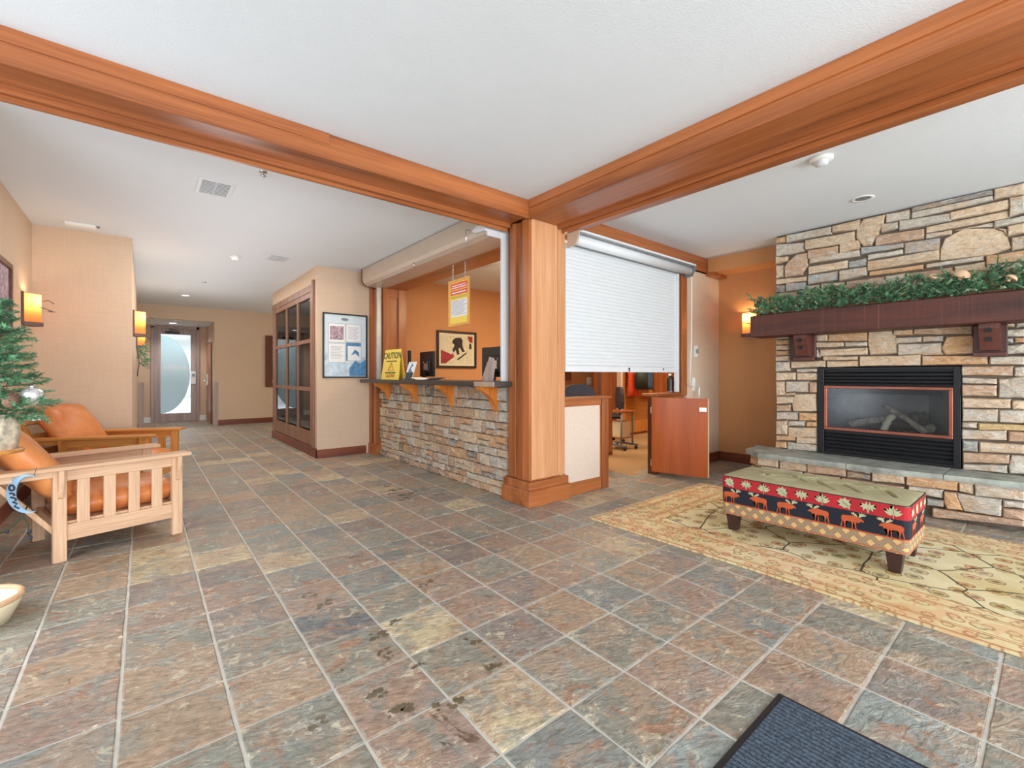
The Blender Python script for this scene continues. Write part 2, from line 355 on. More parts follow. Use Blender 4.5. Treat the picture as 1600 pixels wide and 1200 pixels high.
def rugmat():
    m, nt, p = newmat('ochre_floral_rug'); tc = N(nt, 'ShaderNodeTexCoord'); sp = N(nt, 'ShaderNodeSeparateXYZ'); v = tc.outputs['Object']; nt.links.new(v, sp.inputs[0])
    W, L = 0.955, 1.65      # half sizes
    ex = math_(nt, 'SUBTRACT', W, math_(nt, 'ABSOLUTE', sp.outputs[0])); ey = math_(nt, 'SUBTRACT', L, math_(nt, 'ABSOLUTE', sp.outputs[1]))
    e = math_(nt, 'MINIMUM', ex, ey)
    wob = noise(nt, v, 3, 2); dv = N(nt, 'ShaderNodeVectorMath', operation='SCALE'); nt.links.new(N_color(nt, v, 2.5), dv.inputs[0]); dv.inputs['Scale'].default_value = .12
    ad = N(nt, 'ShaderNodeVectorMath', operation='ADD'); nt.links.new(v, ad.inputs[0]); nt.links.new(dv.outputs[0], ad.inputs[1])
    bigv = N(nt, 'ShaderNodeTexVoronoi', feature='DISTANCE_TO_EDGE', voronoi_dimensions='2D'); bigv.inputs['Scale'].default_value = 2.6; bigv.inputs['Randomness'].default_value = .85; nt.links.new(ad.outputs[0], bigv.inputs['Vector'])
    vine = ramp(nt, bigv.outputs['Distance'], [(.010, (1, 1, 1, 1)), (.017, (0, 0, 0, 1))])
    fl = N(nt, 'ShaderNodeTexVoronoi', voronoi_dimensions='2D'); fl.inputs['Scale'].default_value = 7.5; fl.inputs['Randomness'].default_value = .8; nt.links.new(v, fl.inputs['Vector'])
    r = fl.outputs['Distance']; pet = noise(nt, v, 40, 2)
    rr = math_(nt, 'ADD', r, math_(nt, 'MULTIPLY', math_(nt, 'SUBTRACT', pet, .5), .22))
    ring = ramp(nt, rr, [(.12, (1, 1, 1, 1)), (.15, (0, 0, 0, 1)), (.25, (0, 0, 0, 1)), (.27, (.9, .9, .9, 1)), (.31, (.9, .9, .9, 1)), (.33, (0, 0, 0, 1))])
    inside = ramp(nt, rr, [(.27, (1, 1, 1, 1)), (.3, (0, 0, 0, 1))])
    hue = N(nt, 'ShaderNodeSeparateColor'); nt.links.new(fl.outputs['Color'], hue.inputs[0])
    fcol = ramp(nt, hue.outputs[0], [(.2, lin((206, 150, 112))), (.45, lin((190, 160, 90))), (.7, lin((214, 186, 150))), (.95, lin((160, 150, 84)))])
    lcol = ramp(nt, hue.outputs[1], [(.3, lin((132, 70, 52))), (.7, lin((96, 100, 92)))])
    ground = ramp(nt, noise(nt, v, 2.2, 4), [(.35, lin((212, 196, 150))), (.65, lin((230, 220, 186)))])
    c = mix(nt, math_(nt, 'MULTIPLY', inside, .75), ground, fcol)
    c = mix(nt, math_(nt, 'MULTIPLY', ring, .7), c, lcol)
    inner = ramp(nt, e, [(.40, (0, 0, 0, 1)), (.41, (1, 1, 1, 1))])
    c = mix(nt, math_(nt, 'MULTIPLY', vine, inner), c, lin((70, 72, 54)))
    # border: smaller flowers on a redder ground, with guard stripes
    f2 = N(nt, 'ShaderNodeTexVoronoi', voronoi_dimensions='2D'); f2.inputs['Scale'].default_value = 13; nt.links.new(v, f2.inputs['Vector'])
    r2 = math_(nt, 'ADD', f2.outputs['Distance'], math_(nt, 'MULTIPLY', math_(nt, 'SUBTRACT', pet, .5), .35))
    h2 = N(nt, 'ShaderNodeSeparateColor'); nt.links.new(f2.outputs['Color'], h2.inputs[0])
    b = mix(nt, ramp(nt, r2, [(.18, (.1, .1, .1, 1)), (.26, (.75, .75, .75, 1)), (.31, (.75, .75, .75, 1)), (.40, (0, 0, 0, 1))]), ramp(nt, h2.outputs[0], [(.3, lin((222, 188, 150))), (.7, lin((222, 206, 164)))]), ramp(nt, h2.outputs[1], [(.3, lin((168, 104, 72))), (.55, lin((196, 152, 90))), (.8, lin((120, 116, 88)))]))
    c = mix(nt, inner, b, c)
    for d0, w_ in ((.02, .008), (.10, .006), (.12, .004), (.30, .004), (.32, .006), (.405, .006)):
        s_ = math_(nt, 'LESS_THAN', math_(nt, 'ABSOLUTE', math_(nt, 'SUBTRACT', e, d0)), w_)
        c = mix(nt, math_(nt, 'MULTIPLY', s_, .75), c, lin((178, 120, 80)))
    tone = noise(nt, v, 1.6, 2); c = mix(nt, 1.0, c, ramp(nt, tone, [(.35, (.93, .88, .76, 1)), (.6, (1.02, 1.02, 1.0, 1))]), 'MULTIPLY')
    nt.links.new(c, p.inputs['Base Color']); p.inputs['Roughness'].default_value = .95; p.inputs['Specular IOR Level'].default_value = .15
    bump(nt, p, noise(nt, v, 260, 2), .5, .004); return m
def N_color(nt, vec, scale):
    n = N(nt, 'ShaderNodeTexNoise'); n.inputs['Scale'].default_value = scale; nt.links.new(vec, n.inputs['Vector']); return n.outputs['Color']
M['rug'] = rugmat()
M['fringe'] = plain('rug_fringe', (226, 214, 190), .9, bs=0)
def glassm(name, tint, rough=.02, alpha=.25, spec=.9, ior=1.5):
    m, nt, p = newmat(name); nt.nodes.remove(p); out = nt.nodes['Material Output']
    t = N(nt, 'ShaderNodeBsdfTransparent'); t.inputs[0].default_value = lin(tint); g = N(nt, 'ShaderNodeBsdfGlossy'); g.inputs['Roughness'].default_value = rough
    f = N(nt, 'ShaderNodeFresnel'); f.inputs['IOR'].default_value = ior
    mx = N(nt, 'ShaderNodeMixShader'); nt.links.new(f.outputs[0], mx.inputs[0]); nt.links.new(t.outputs[0], mx.inputs[1]); nt.links.new(g.outputs[0], mx.inputs[2]); nt.links.new(mx.outputs[0], out.inputs[0]); return m
M['glass'] = glassm('clear_glass', (236, 240, 240))
M['fire_glass'] = glassm('smoked_fire_glass', (232, 234, 236), .16, ior=1.36)
M['dark_glass'] = glassm('dark_reflective_glass', (150, 140, 130), .02, ior=2.4)
def trans(name, col, tr, fac, emit=0):
    m, nt, p = newmat(name); out = nt.nodes['Material Output']; t = N(nt, 'ShaderNodeBsdfTranslucent'); t.inputs[0].default_value = lin(tr)
    p.inputs['Base Color'].default_value = lin(col); p.inputs['Roughness'].default_value = .5
    if emit: p.inputs['Emission Color'].default_value = lin(tr); p.inputs['Emission Strength'].default_value = emit
    mx = N(nt, 'ShaderNodeMixShader'); mx.inputs[0].default_value = fac; nt.links.new(p.outputs[0], mx.inputs[1]); nt.links.new(t.outputs[0], mx.inputs[2]); nt.links.new(mx.outputs[0], out.inputs[0]); return m
M['frost'] = trans('frosted_film', (206, 220, 220), (226, 238, 240), .6)
M['snow'] = plain('snow', (240, 244, 250), .9, var=.05, emit=.55)  # glow stands in for daylight falling on the snow
M['window_glow'] = plain('daylit_curtain', (240, 238, 225), .9, var=.02, emit=.8)
M['lamp_glass'] = trans('lit_amber_mica', (214, 150, 90), (255, 176, 96), .6, .25)
M['bulb'] = plain('lit_bulb', (255, 214, 150), .5, bs=0, emit=7)
M['rust_metal'] = plain('bronze_plate', (110, 84, 78), .5, .3, var=.15)
M['downlight'] = plain('lit_downlight', (255, 250, 240), .5, bs=0, emit=2.2)
M['yellow'] = plain('yellow_plastic', (244, 214, 84), .45, bs=0, var=.02)
M['ink'] = plain('dark_ink', (40, 60, 34), .6, bs=0)
M['redink'] = plain('red_ink', (170, 60, 24), .6, bs=0)
M['paper'] = plain('white_paper', (238, 240, 240), .7, bs=0, var=.02)
M['pale_blue'] = plain('pale_blue_print', (214, 228, 234), .6, bs=0, var=.04)
M['snow_print'] = plain('snow_scene_print', (196, 216, 230), .6, bs=0, var=.25, scale=12)
M['mixed_print'] = plain('coloured_print', (176, 150, 160), .6, bs=0, var=.6, scale=28)
M['blue_print'] = plain('blue_print', (86, 140, 184), .6, bs=0, var=.3, scale=14)
M['grey_print'] = plain('grey_text_print', (172, 172, 184), .6, bs=0)
M['black_frame'] = plain('black_frame', (36, 40, 42), .4, bs=0)
M['blackbrown'] = plain('black_brown_frame', (34, 20, 16), .4, bs=0)
M['cream'] = plain('cream_mat', (222, 208, 176), .8, bs=0, var=.03)
M['vintage'] = plain('vintage_print', (206, 196, 166), .7, var=.12, scale=20, bs=0)
M['darkred'] = plain('dark_red_print', (150, 40, 48), .7, var=.2, bs=0)
M['sepia'] = plain('sepia_black', (44, 34, 28), .7, bs=0)
M['skyblue'] = plain('powder_blue_tin', (150, 186, 212), .4, .1, bs=0)
M['dark_leather'] = plain('dark_brown_leg', (58, 36, 32), .35, var=.2, bs=0)
M['moon_dark'] = plain('dark_lettering', (44, 48, 66), .5, bs=0)
M['denim'] = plain('blue_denim', (62, 92, 124), .85, var=.35, scale=14)
M['orange_coat'] = plain('orange_red_cloth', (214, 78, 46), .8, var=.15)
M['bag'] = plain('dark_green_bag', (40, 52, 48), .7)
M['chair_fabric'] = plain('grey_black_fabric', (64, 62, 68), .9)
M['log'] = plain('fireplace_log', (150, 138, 122), .9, var=.45, scale=22, bs=.9, bd=.012, bscale=40)
M['char'] = plain('charred_log', (70, 58, 48), .9, var=.5, scale=22, bs=.9, bd=.012, bscale=40)
M['ash'] = plain('pale_ash_log', (214, 204, 176), .9, var=.2, scale=20, bs=.5, bd=.01, bscale=60)
M['amber_wood'] = wood('sign_frame_wood', (214, 146, 62), (240, 182, 96), 'z', .4)
def matrubber():
    m, nt, p = newmat('ribbed_carpet_mat'); v = coord(nt, (1, 1, 1), False); w_ = N(nt, 'ShaderNodeTexNoise'); 
    c = noise(nt, v, 120, 2); nt.links.new(ramp(nt, c, [(.35, lin((44, 54, 66))), (.65, lin((86, 98, 112)))]), p.inputs['Base Color']); p.inputs['Roughness'].default_value = .95; return m
M['matr'] = matrubber()

# ================================================================ SETTING
CZ = 2.81
# ceiling slab with thickness
o = struct('ceiling', MB().box(-6, 9.6, -5, 12.9, CZ, CZ+.1), M['ceiling'], 'white textured ceiling over the whole lobby', 'ceiling')
# walls (each a box with thickness)
struct('wall_left', MB().box(-1.05, -.915, 3.7, 7.0, 0, CZ), M['wall'], 'tan vinyl wall behind the leather armchairs at far left')
struct('wall_left_return', MB().box(-1.05, -.11, 6.87, 7.0, 0, CZ).box(-.25, -.11, 7.0, 12.9, 0, CZ), M['wall'], 'tan wall that juts out beside the chairs and runs down the corridor')
struct('wall_corridor_end', MB().box(1.305, 6.2, 12.9, 13.0, 0, CZ).box(-.25, 1.305, 12.9, 13.0, 2.5, CZ), M['wall'], 'tan end wall of the corridor beside the entrance recess')
struct('wall_alcove', MB().box(-.25, -.11, 12.9, 14.8, 0, 2.6).box(1.305, 1.42, 13.0, 14.8, 0, 2.6).box(-.25, .13, 14.7, 14.82, 0, 2.6).box(1.14, 1.42, 14.7, 14.82, 0, 2.6), M['wall'], 'tan side walls of the recess around the glazed door')
struct('ceiling_alcove', MB().box(-.11, 1.305, 13.0, 14.8, 2.5, 2.56), M['ceiling'], 'low white ceiling of the entrance recess', 'ceiling')
struct('wall_poster', MB().box(1.95, 2.85, 6.87, 6.99, 0, CZ), M['wall'], 'tan wall between glazed partition and counter carrying the notice poster')
struct('wall_partition', MB().box(1.95, 2.07, 6.99, 9.78, 2.50, CZ).box(1.95, 2.07, 6.99, 9.78, 0, .14).box(1.95, 2.07, 6.99, 7.05, .14, 2.5).box(1.95, 2.07, 9.70, 9.78, .14, 2.5).box(2.07, 2.2, 9.66, 9.78, 0, CZ).box(2.6, 2.7, 6.99, 9.78, 0, CZ), M['wall'], 'tan corridor wall around the nine-pane glazed partition')
struct('wall_side_hall', MB().box(6.1, 6.2, 9.0, 12.9, 0, CZ).box(2.2, 6.1, 9.66, 9.78, 0, CZ), M['wall'], 'tan wall of the side hall beyond the partition')
struct('wall_office_back', MB().box(2.85, 8.8, 6.87, 6.99, 0, CZ).box(9.16, 9.7, 6.87, 6.99, 0, CZ).box(8.8, 9.16, 6.87, 6.99, 0, .9), M['wall_lamp_tone'], 'tan back wall of the reception office with the ski picture')
struct('wall_office_side', MB().box(9.6, 9.7, 3.0, 6.9, 0, CZ), M['wall_lamp_tone'], 'tan far side wall of the reception office')
struct('wall_shutter', MB().box(5.47, 6.42, 3.09, 3.21, 0, CZ).box(3.21, 5.47, 3.11, 3.21, 2.60, CZ), M['wall'], 'tan wall around the white roller shutter opening')
struct('wall_sconce', MB().box(6.36, 6.48, -1.0, 3.21, 0, CZ), M['wall_lamp_tone'], 'tan recess wall with the amber sconce left of the fireplace')
struct('wall_office_near', MB().box(6.42, 9.7, 3.09, 3.21, 0, CZ), M['wall_lamp_tone'], 'tan wall closing the office behind the sconce recess')
struct('trim_bulkhead', MB().box(6.0, 6.36, 2.02, 3.09, 2.62, CZ), M['wall_lamp_tone'], 'tan bulkhead under the ceiling left of the fireplace', 'bulkhead')
struct('window_1', MB().box(8.8, 9.16, 6.93, 6.96, .9, CZ-.1), M['window_glow'], 'bright curtained window at the back of the office', 'window')
# baseboards
def bb(n, box, mt, lab): struct('baseboard_'+n, MB().box(*box, b=.006), mt, lab, 'baseboard')
bb('left', (-.915, -.897, 3.7, 6.85, 0, .13), M['base_y'], 'dark baseboard behind the leather armchairs')
bb('left_return', (-.915, -.11, 6.852, 6.87, 0, .13), M['base_x'], 'dark baseboard on the short return wall beside the far armchair')
bb('corridor_left', (-.11, -.092, 6.87, 12.88, 0, .13), M['base_y'], 'dark baseboard down the left side of the corridor')
bb('corridor_end', (1.38, 6.1, 12.882, 12.9, 0, .13), M['base_x'], 'reddish baseboard at the corridor end wall')
bb('partition', (1.93, 1.95, 6.85, 9.78, 0, .14), M['base_y'], 'brown baseboard under the glazed partition')
bb('poster', (1.93, 2.68, 6.85, 6.87, 0, .12), M['base_x'], 'brown baseboard under the notice poster')
bb('recess', (5.5, 6.36, 3.072, 3.09, 0, .13), M['base_x'], 'dark baseboard between the gate and the recess')
bb('sconce', (6.342, 6.36, 2.0, 3.07, 0, .13), M['base_y'], 'dark baseboard under the amber recess sconce')
o = MB().box(-.11, .13, 14.68, 14.7, 0, .14).box(1.14, 1.305, 14.68, 14.7, 0, .14).build('baseboard_alcove', M['white']); tag(o, 'pale baseboard either side of the glazed entrance door', 'baseboard', kind='structure')
for i, (x, lab) in enumerate(((-.095, 'pale corner guard on the left corner of the entrance recess'), (1.29, 'pale corner guard on the right corner of the entrance recess'))):
    o = MB().box(x-.0, x+.09, 12.875, 12.9, 0, 1.05, b=.003).build('trim_corner_guard', M['grey_wood']); tag(o, lab, 'corner guard', kind='structure')

# ---------------- floor: grout bed + tiles
floor = MB().box(-6, 6.5, -5, 3.25, -.12, -.004).box(-1.1, 2.9, 3.25, 7.0, -.12, -.004).box(-.3, 6.2, 7.0, 14.9, -.12, -.004).build('floor', M['grout'])
tag(floor, 'slate tile floor with pale grout joints running from lobby to corridor', 'floor', kind='structure')
cp = MB().box(2.9, 9.7, 3.6, 6.9, -.12, 0).box(4.55, 9.7, 3.25, 3.6, -.12, 0).build('floor_office', M['carpet']); tag(cp, 'tan carpet inside the reception office', 'carpet', kind='structure')
o = MB().box(2.95, 4.55, 3.25, 3.6, -.12, -.001).build('floor_threshold', M['threshold']); tag(o, 'grey threshold strip in the half-door opening', 'threshold', kind='structure')
TX0, TY0, TA, TB = -.388, 1.129, .318, .3239
PAL = {'G': (148, 144, 128), 'B': (138, 139, 132), 'K': (112, 115, 116), 'R': (164, 138, 120), 'Y': (202, 182, 142), 'O': (174, 148, 120), 'P': (144, 130, 120), 'C': (144, 152, 146)}
CELLS = {(-1, 8): 'G', (0, 7): 'O', (1, 6): 'P', (2, 6): 'P', (0, 5): 'P', (1, 5): 'R', (0, 4): 'O', (0, 3): 'R', (1, 4): 'G', (1, 3): 'O', (2, 4): 'P', (2, 3): 'G', (2, 2): 'O', (3, 6): 'Y', (3, 5): 'B', (4, 4): 'B', (3, 4): 'R', (3, 3): 'K', (4, 3): 'G', (3, 2): 'G', (4, 2): 'Y', (4, 1): 'G', (4, 0): 'Y', (3, 1): 'R', (2, 1): 'G', (5, 3): 'R', (5, 2): 'R', (5, 1): 'P', (6, 1): 'O', (5, 0): 'G', (6, 0): 'G', (7, 2): 'R', (7, 3): 'O', (8, 2): 'G', (8, 0): 'R', (7, 1): 'B', (9, 1): 'B', (7, 0): 'G', (6, -1): 'R', (5, -1): 'G', (10, 0): 'G', (8, -1): 'B', (10, -1): 'R', (6, -2): 'G', (10, -2): 'Y', (8, -2): 'O', (7, -2): 'R', (10, -3): 'C', (8, -3): 'P', (7, -3): 'C', (9, -4): 'R', (7, 10): 'Y', (6, 13): 'Y', (5, 8): 'Y', (3, 10): 'G', (4, 6): 'G', (5, 4): 'O'}
def tile_mesh(seed, hx, hy):
    r = random.Random(seed); n = 5; ring = []
    cs = [(-hx, -hy), (hx, -hy), (hx, hy), (-hx, hy)]
    for k in range(4):
        a, b = cs[k], cs[(k+1) % 4]
        for i in range(n):
            t = i/n; j = 0 if i == 0 else r.uniform(-.0016, .0016)
            x = a[0]+(b[0]-a[0])*t; y = a[1]+(b[1]-a[1])*t
            x *= 1+j/hx; y *= 1+j/hy; ring.append((x, y))
    m = len(ring); mb = MB(); vs = [(x, y, -.006) for x, y in ring]+[(x, y, -.0025) for x, y in ring]+[(x*.972, y*.972, r.uniform(-.0008, .0008)) for x, y in ring]
    fs = [(i, (i+1) % m, m+(i+1) % m, m+i) for i in range(m)]+[(m+i, m+(i+1) % m, 2*m+(i+1) % m, 2*m+i) for i in range(m)]+[tuple(range(2*m, 3*m))]
    mb.add(vs, fs); return mb
HX, HY = TA/2-.0058, TB/2-.0050
TM = [tile_mesh(i, HX, HY) for i in range(6)]; TME = []
for t in TM:
    me = t.mesh('tile'); me.materials.append(M['slate']); TME.append(me)
def proj(X, Y, z=0):
    c, s = math.cos(TH), math.sin(TH); d = X*s+Y*c
    if d < .2: return None
    return (800+701.2*(X*c-Y*s)/d, 586.5-701.2*(z-CAMH)/d, d)
def on_floor(x, y):
    if y > 14.6 or x > 6.3 or x < -1.1: return False
    if y < 3.12 or (y < 3.3 and x > 3.2): return x < 6.3
    if y < 6.95: return x < 2.88
    if y < 9.6: return -.25 < x < 2.08
    if y < 12.95: return -.25 < x < 5.9
    return -.25 < x < 1.42
near, far = [], []
for i in range(-4, 21):
    for j in range(-6, 42):
        x, y = TX0+TA*(i+.5), TY0+TB*(j+.5)
        if not on_floor(x, y): continue
        q = proj(x, y); r = random.Random(i*91+j*17)
        k = CELLS.get((i, j)) or r.choice('GGGGGRROPPBBYOGC' if y > .9 else 'GGRPCCBOG')
        c = lin(PAL[k]); f = r.uniform(.86, 1.06)*.92; m3 = (c[0]+c[1]+c[2])/3; c = tuple((v*.88+m3*.12)*f for v in c[:3])+(1,)
        vis = q and -60 < q[0] < 1660 and q[1] < 1180 and not (2.95 < x < 4.75 and y < 2.4)
        (near if vis else far).append((q[2] if q else 99, x, y, c, r))
near.sort(key=lambda t: t[0])
far += near[292:]; near = near[:292]
def leave_out(x, y): return (3.2 < x and y > 3.0 and y < 3.3 and x < 2)
for d, x, y, c, r in near:
    o = bpy.data.objects.new('tile', TME[r.randrange(6)]); COL.objects.link(o); o.parent = floor
    o.location = (x, y, r.uniform(-.0006, .0006)); o.rotation_euler = (r.uniform(-.002, .002), r.uniform(-.002, .002), r.choice((0, PI))); o.color = c
mb = MB(); cols = []
for d, x, y, c, r in far:
    t = TM[r.randrange(6)]; n0 = len(mb.v); mb.add([(a+x, b+y, e) for a, b, e in t.v], t.f); cols += [c]*len(t.v)
o = mb.build('distant_tiles', M['slate_far'], floor); o['kind'] = 'stuff'
ca = o.data.color_attributes.new('Col', 'FLOAT_COLOR', 'POINT')
ca.data.foreach_set('color', [v for c in cols for v in c])

# dark damp stains on the slate
M['stain'] = plain('damp_stain', (104, 92, 72), .35, var=.3, scale=40, bs=.4, bscale=60)
rs = random.Random(12)
for (x, y, q) in [(2.036, 4.651, 0.06), (2.067, 4.414, 0.1), (2.091, 4.197, 0.13), (1.947, 4.071, 0.08), (2.291, 4.231, 0.05), (2.343, 3.99, 0.08), (2.304, 3.837, 0.05), (1.95, 4.313, 0.05), (0.707, 2.622, 0.05), (0.737, 2.472, 0.06), (1.3, 2.345, 0.03), (1.238, 2.323, 0.035), (0.835, 2.013, 0.07), (0.809, 1.867, 0.04), (0.81, 1.831, 0.035), (0.929, 2.069, 0.035), (0.958, 2.074, 0.03), (1.15, 1.697, 0.05), (0.699, 1.649, 0.06), (0.704, 1.494, 0.06), (0.75, 1.504, 0.04), (1.136, 1.514, 0.06), (0.868, 1.432, 0.06), (0.882, 1.684, 0.03), (0.635, 1.866, 0.02), (0.486, 1.638, 0.05)]:
    mb = MB()
    for k in range(6):
        cx, cy, w0 = x+rs.uniform(-q, q)*.8, y+rs.uniform(-q, q)*.6, q*rs.uniform(.12, .42)
        mb.prism([(cx+w0*rs.uniform(.5, 1.2)*math.cos(a), cy+w0*rs.uniform(.4, 1)*math.sin(a)) for a in [2*PI*j/11 for j in range(11)]], 'z', -.001, .0016+.0001*k)
    o = mb.build('damp_stain', M['stain'], floor); o['kind'] = 'stuff'

# ---------------- beams and column (cherry wood)
def stool(): pass
b1 = MB().box(-6, 2.72, 3.07, 3.10, 2.64, CZ, b=.003).box(-6, 2.72, 3.10, 3.38, 2.665, 2.72).box(-6, 2.72, 3.34, 3.37, 2.625, 2.70, b=.003).box(-6, 2.72, 3.38, 3.41, 2.60, CZ, b=.003).box(-6, 2.72, 3.10, 3.38, 2.72, CZ)
struct('trim_beam_left', b1, M['cherry_x'], 'long cherry ceiling beam running left from the corner column', 'beam')
o = MB().box(-6, .95, 3.063, 3.07, 2.74, CZ).build('trim_beam_board', M['cherry_x']); tag(o, 'thin upper cherry board on the face of the left ceiling beam', 'trim', kind='structure')
b2 = MB().box(2.72, 2.75, -5, 3.10, 2.64, 2.74, b=.003).box(2.705, 2.75, -5, 3.07, 2.735, CZ, b=.003).box(2.75, 3.14, -5, 3.08, 2.655, CZ).box(3.10, 3.125, -5, 3.08, 2.625, 2.66, b=.003).box(3.14, 3.25, -5, 3.08, 2.64, CZ, b=.003).box(3.16, 3.25, -5, 3.08, 2.60, 2.64, b=.002)
struct('trim_beam_right', b2, M['cherry_y'], 'long cherry ceiling beam running right from the corner column', 'beam')
col = thing('trim_column', 'square cherry wood corner column between counter and shutter', 'column', (2.97, 3.28, 0), kind='structure')
MB().box(2.735, 3.10, 3.085, 3.12, .24, 2.66, b=.003).box(3.112, 3.21, 3.092, 3.12, .24, 2.66, b=.003).box(3.09, 3.2, 3.105, 3.3, .1, 2.66).build('front_board', M['cherry_sheen'], col, True)
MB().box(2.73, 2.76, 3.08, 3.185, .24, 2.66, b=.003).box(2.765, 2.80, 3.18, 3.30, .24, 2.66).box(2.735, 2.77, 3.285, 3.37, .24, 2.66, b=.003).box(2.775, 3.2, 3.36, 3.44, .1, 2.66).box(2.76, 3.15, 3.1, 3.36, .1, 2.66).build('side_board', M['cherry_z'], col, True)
MB().box(2.70, 3.25, 3.05, 3.46, 0, .15, b=.004).box(2.715, 3.235, 3.065, 3.45, .15, .225, b=.004).build('plinth', M['cherry_x'], col, True)
# left pilaster of the counter and jamb
pil = thing('trim_pilaster', 'cherry pilaster and panelled jamb at the far end of the counter', 'pilaster', (2.78, 6.68, 0), kind='structure')
MB().box(2.73, 2.82, 6.76, 6.87, .15, 2.60, b=.003).box(2.76, 2.82, 6.68, 6.77, .15, 2.60).box(2.73, 2.82, 6.58, 6.69, .15, 1.10, b=.003).build('post', M['cherry_z'], pil, True)
MB().box(2.715, 2.83, 6.56, 6.875, 0, .155, b=.004).build('plinth', M['cherry_y'], pil, True)
MB().box(2.82, 3.17, 6.50, 6.87, 1.1, 2.60).box(2.80, 2.90, 6.482, 6.50, 1.15, 2.55, b=.002).box(3.04, 3.17, 6.47, 6.50, 1.15, 2.55, b=.002).box(2.90, 3.04, 6.486, 6.50, 2.40, 2.55, b=.002).build('jamb_panel', M['cherry_z'], pil, True)
struct('trim_counter_header', MB().box(2.84, 3.17, 3.44, 6.5, 2.53, CZ), M['cherry_y'], 'dark cherry header above the reception counter opening', 'header')
struct('trim_shutter_header', MB().box(3.21, 6.40, 3.065, 3.09, 2.615, CZ, b=.003).box(3.21, 6.2, 3.09, 3.12, 2.6, CZ), M['cherry_x'], 'cherry header board above the white roller shutter', 'header')
struct('trim_bulkhead_cap', MB().box(5.98, 6.37, 2.98, 3.085, 2.57, 2.62), M['cherry_y'], 'small cherry block under the bulkhead at the recess corner', 'trim')
struct('trim_shutter_jamb', MB().box(5.34, 5.47, 3.075, 3.21, .95, 2.6, b=.003).box(5.24, 5.36, 3.11, 3.21, .95, 2.6), M['cherry_z'], 'cherry jamb at the right side of the white shutter', 'trim')

# ---------------- partition with nine panes
pt = thing('window_2', 'brown-framed nine-pane glazed partition along the corridor', 'window', (1.95, 8.3, 0), kind='structure')
ys = [7.13, 7.88, 8.62, 9.50]; zs = [.36, 1.0, 1.73, 2.39]
f = MB().box(1.925, 1.99, 7.04, 7.13, .16, 2.46, b=.003).box(1.925, 1.99, 9.48, 9.66, .16, 2.46, b=.003).box(1.93, 1.985, 7.13, 9.5, .16, .36, b=.003).box(1.93, 1.985, 7.13, 9.5, 2.38, 2.46, b=.003).box(1.92, 1.99, 7.0, 9.68, 2.46, 2.56, b=.003).box(1.915, 1.95, 6.96, 7.03, .14, 2.62, b=.003)
f.build('frame', M['part_z'], pt, True)
mu = MB()
for y in ys[1:3]: mu.box(1.93, 1.985, y-.03, y+.03, .36, 2.38, b=.003)
for z in zs[1:3]: mu.box(1.928, 1.987, 7.13, 9.48, z-.03, z+.03, b=.003)
mu.build('glazing_bar', M['part_z'], pt, True)
for a in range(3):
    for b in range(3):
        MB().box(1.952, 1.958, ys[a]+.03, ys[a+1]-.03, zs[b]+.03, zs[b+1]-.03).build('pane', M['dark_glass'], pt, True)

# ---------------- entrance door with frosted arc
d1 = thing('door_1', 'grey-brown framed glass entrance door with a frosted half moon', 'door', (.66, 14.72, 0), kind='structure')
MB().box(.19, .22, 14.752, 14.79, 0, 2.45).box(1.06, 1.09, 14.752, 14.79, 0, 2.45).box(.19, 1.09, 14.752, 14.79, 2.41, 2.45).box(.19, 1.09, 14.752, 14.79, -.01, .015).box(.13, .20, 14.66, 14.80, 0, 2.5, b=.004).box(1.08, 1.15, 14.66, 14.80, 0, 2.5, b=.004).box(.13, 1.15, 14.66, 14.80, 2.43, 2.5, b=.004).build('frame', M['grey_wood'], d1, True)
MB().box(.201, .33, 14.70, 14.75, .002, 2.43, b=.002).box(.96, 1.079, 14.70, 14.75, .002, 2.43, b=.002).box(.33, .96, 14.70, 14.75, .002, .22, b=.002).box(.33, .96, 14.70, 14.75, 2.28, 2.43, b=.002).build('leaf', M['grey_wood'], d1, True)
MB().box(.33, .96, 14.72, 14.728, .22, 2.28).build('pane', M['glass'], d1, True)
pts = [(.332, 2.24)]+[(.332+.615*math.sin(a), 1.23+1.01*math.cos(a)) for a in [PI*k/24 for k in range(1, 24)]]+[(.332, .22)]
MB().prism(pts, 'y', 14.713, 14.717).build('frosted_film', M['frost'], d1, True)
MB().box(.965, 1.07, 14.675, 14.70, .98, 1.32, b=.006).build('lock_plate', M['white'], d1, True)
MB().box(.99, 1.045, 14.66, 14.68, 1.18, 1.25).build('keypad', M['grey_metal'], d1, True)
MB().box(.42, .72, 14.64, 14.70, 2.30, 2.35, b=.004).tube([(.5, 14.65, 2.36), (.68, 14.58, 2.38), (.5, 14.66, 2.42)], .008).build('door_closer', M['black'], d1, True)
lg = MB()
for k in range(7): lg.box(.40+k*.07, .45+k*.07, 14.708, 14.712, 1.40+.01*(k % 2), 1.46+.012*math.sin(k))
lg.box(.38, .92, 14.708, 14.712, 1.36, 1.38).build('white_logo', M['white'], d1, True)
d2 = thing('door_2', 'orange-brown side door in the right wall of the entrance recess', 'door', (1.3, 13.9, 0), kind='structure')
MB().box(1.285, 1.305, 13.3, 14.35, 0, 2.06, b=.003).build('frame', M['dark_z'], d2, True)
MB().box(1.275, 1.295, 13.36, 14.28, .01, 2.0, b=.003).build('leaf', M['cherry_z'], d2, True)
MB().box(1.262, 1.276, 14.12, 14.22, .95, 1.25, b=.003).tube([(1.27, 14.17, 1.08), (1.21, 14.17, 1.08), (1.21, 14.03, 1.08)], .012).build('lever_handle', M['steel'], d2, True)
o = MB().box(-8, 10, 14.9, 30, -.2, -.02).build('snowy_ground', M['snow']); tag(o, 'bright snowy ground outside the entrance door', 'ground', kind='structure')

